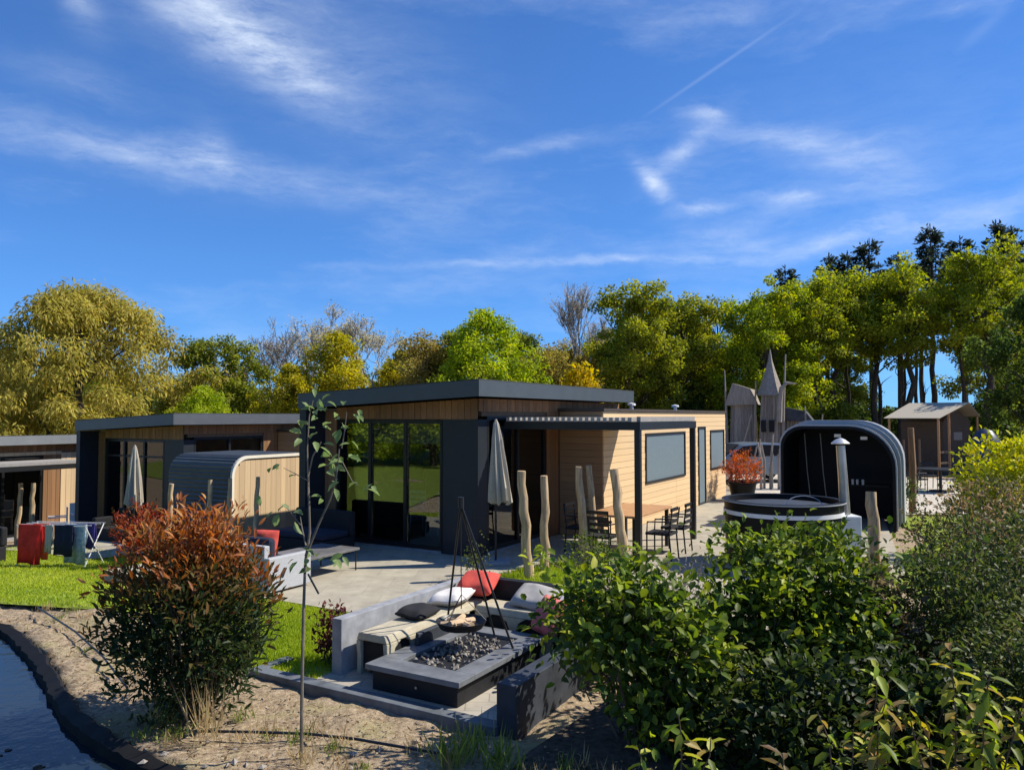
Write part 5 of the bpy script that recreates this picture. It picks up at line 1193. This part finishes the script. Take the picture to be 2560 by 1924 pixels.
MB().prism([(-1.6, 3.05), (.0, 3.1), (-.3, 3.9), (-1.2, 4.2)], 'y', -.3, 1.3).build('roof', grey_wood, pc); MB().prism([(1.0, 2.3), (2.7, 2.2), (2.3, 2.75), (1.3, 2.95)], 'y', -.2, 1.4).build('roof', slate, pc)
for (x, y, h, l) in ((-1.5, -.2, 4.9, -.1), (-.1, -.5, 4.3, .1), (1.25, -.5, 5.6, .2), (2.4, -.2, 3.0, -.1), (2.9, .0, 2.6, .2)): MB().tube([(x, y, 0), (x + l * .3, y, h * .5), (x + l, y, h)], [.09, .07, .03], 6).build('pole', grey_wood, pc, smooth=True)
MB().tube([(1.1, -.6, 2.2), (1.15, -.62, 3.2), (1.25, -.64, 3.9), (1.5, -.66, 4.15), (1.95, -.68, 4.1)], [.16, .14, .11, .08, .03], 8).build('horn', grey_wood, pc, smooth=True)
MB().beam((-.9, -.75, 0), (-.2, -.7, 2.6), .12, .06).build('ladder', grey_wood, pc)
for x in (.35, .75): piece('window', black_f, pc, x - .12, x + .12, -.56, -.5, 1.7, 2.3)
r = random.Random(9)
for k in range(16):
    x = 8.35 + k * .125; y = 26.6 + r.uniform(-.3, .3); h = r.uniform(1.1, 2.1)
    o = MB().tube([(0, 0, -.05), (r.uniform(-.05, .05), 0, h * .6), (r.uniform(-.12, .12), 0, h)], [.045, .04, .025], 7).build('palisade_stake', grey_wood, None, smooth=True, loc=(x, y, 0)); tag(o, 'weathered wooden stake in the playground palisade', 'stake', 'palisade stakes')
# silver car
ca = thing('car', 'silver hatchback car parked in front of the palisade', 'car', (9.0, 29.6, .02), R(8))
body = [(-2.0, .35), (-2.0, .72), (-1.9, .86), (-1.2, .95), (-.55, 1.42), (.2, 1.48), (1.1, 1.45), (1.75, 1.05), (1.95, .95), (2.0, .45), (1.9, .3), (-1.9, .3)]
MB().prism(body, 'y', -.82, .82).build('body', car_paint, ca, bevel=.05)
for s_ in (-1, 1):
    for x in (-1.25, 1.25):
        w = MB().lathe([(0, -.1), (.31, -.1), (.33, -.06), (.33, .06), (.31, .1), (0, .1)], 20).build('wheel', tyre_m, ca, smooth=True, loc=(x, s_ * .77, .33)); w.rotation_euler = (R(90), 0, 0)
        MB().lathe([(0, -.105), (.19, -.105), (.2, -.1), (.2, .1), (.19, .105), (0, .105)], 16).build('rim', steel, w)
    MB().prism([(-1.05, .98), (-.5, 1.36), (.15, 1.41), (.15, .98)], 'y', s_ * .825 - .004, s_ * .825 + .004).build('side_window', black_f, ca); MB().prism([(.22, .98), (.22, 1.41), (1.05, 1.38), (1.5, 1.02)], 'y', s_ * .825 - .004, s_ * .825 + .004).build('side_window', black_f, ca)
    piece('headlight', white_p, ca, -2.02, -1.97, s_ * .6 - .15, s_ * .6 + .15, .62, .74)
mb = MB(); mb.v = [(-1.21, -.68, .975), (-1.21, .68, .975), (-.585, .62, 1.42), (-.585, -.62, 1.42)]; mb.f = [(0, 1, 2, 3)]; mb.build('windscreen', black_f, ca).modifiers.new('thick', 'SOLIDIFY').thickness = .02
# safari tent
te = thing('safari_tent', 'brown safari tent with pale canvas fly roof at the wood edge', 'tent', (19.2, 33.9, 0), R(35))
fly = MB(); fly.v = [(-2.2, -.7, 2.42), (0, -.9, 3.1), (1.9, -.5, 2.5), (-2.2, 1.7, 2.42), (0, 1.7, 3.1), (1.9, 1.7, 2.5)]; fly.f = [(0, 1, 4, 3), (1, 2, 5, 4)]; f_ = fly.build('fly_roof', canvas_b, te); f_.modifiers.new('thick', 'SOLIDIFY').thickness = .02
MB().prism([(-.85, 0), (-.85, 2.25), (0, 2.96), (1.6, 2.3), (1.6, 0)], 'y', -.2, 1.65).build('cabin', canvas_br, te)
piece('window', mat('tent_window', (.3, .25, .2), .8, .1, 8, 0), te, .0, .75, -.23, -.2, 1.45, 1.8)
for x, y, h in ((-2.1, -.6, 2.44), (-2.1, 1.5, 2.44), (-1.2, -.6, 2.72), (1.8, -.4, 2.5)): MB().tube([(x, y, 0), (x, y, h)], .05, 7).build('pole', table_wood, te)
for z in (.5, .95): piece('rail', dark_board, te, -2.1, -.9, -.62, -.57, z, z + .08)
o = MB().lathe([(0, 1.15), (.3, 1.1), (.62, .85), (.8, .4), (.85, 0), (0, 0)], 24).build('dome_tent', mat('blue_canvas', (.03, .045, .09), .45, .1, 5, .05), None, smooth=True, loc=(18.9, 30.8, 0)); o.scale = (.9, .9, 1.75); tag(o, 'dark blue dome tent to the right of the brown tent', 'tent')
o = MB().tube([(0, 0, -.1), (.03, 0, 1.2), (.0, 0, 2.2)], [.09, .085, .075], 9).build('wooden_pole', mat('brown_pole', (.26, .13, .06), .7, .2, 4, .3, stretch=(5, 5, .8)), None, smooth=True, loc=(10.3, 19.9, 0)); tag(o, 'brown wooden pole beside the black tub shelter', 'pole')
ot = thing('patio_table', 'black round patio table on the gravel before the tent', 'table', (14.2, 25.6, .006))
MB().lathe([(0, .72), (.75, .72), (.75, .76), (0, .76)], 24).build('tabletop', black_metal, ot); MB().tube([(0, 0, 0), (0, 0, .72)], .05, 8).build('leg', black_metal, ot); MB().lathe([(0, 0), (.35, 0), (.35, .04), (0, .04)], 18).build('foot', black_metal, ot)
for k, (a, d) in enumerate(((200, 1.0), (300, 1.0), (80, 1.05))): chair((14.2 + math.cos(R(a)) * d, 25.6 + math.sin(R(a)) * d, .006), R(a - 90), 'black patio chair round the table on the gravel', 'patio chairs on the gravel')
r = random.Random(15)
for k in range(16):
    x = 11.6 + k * .32; y = 31 + r.uniform(-.1, .1); o = MB().tube([(0, 0, -.05), (0, 0, r.uniform(1.4, 1.8))], [.055, .045], 6).build('fence_stake', dark_board, None, loc=(x, y, 0)); tag(o, 'dark wooden stake of the fence before the tent', 'stake', 'fence stakes')
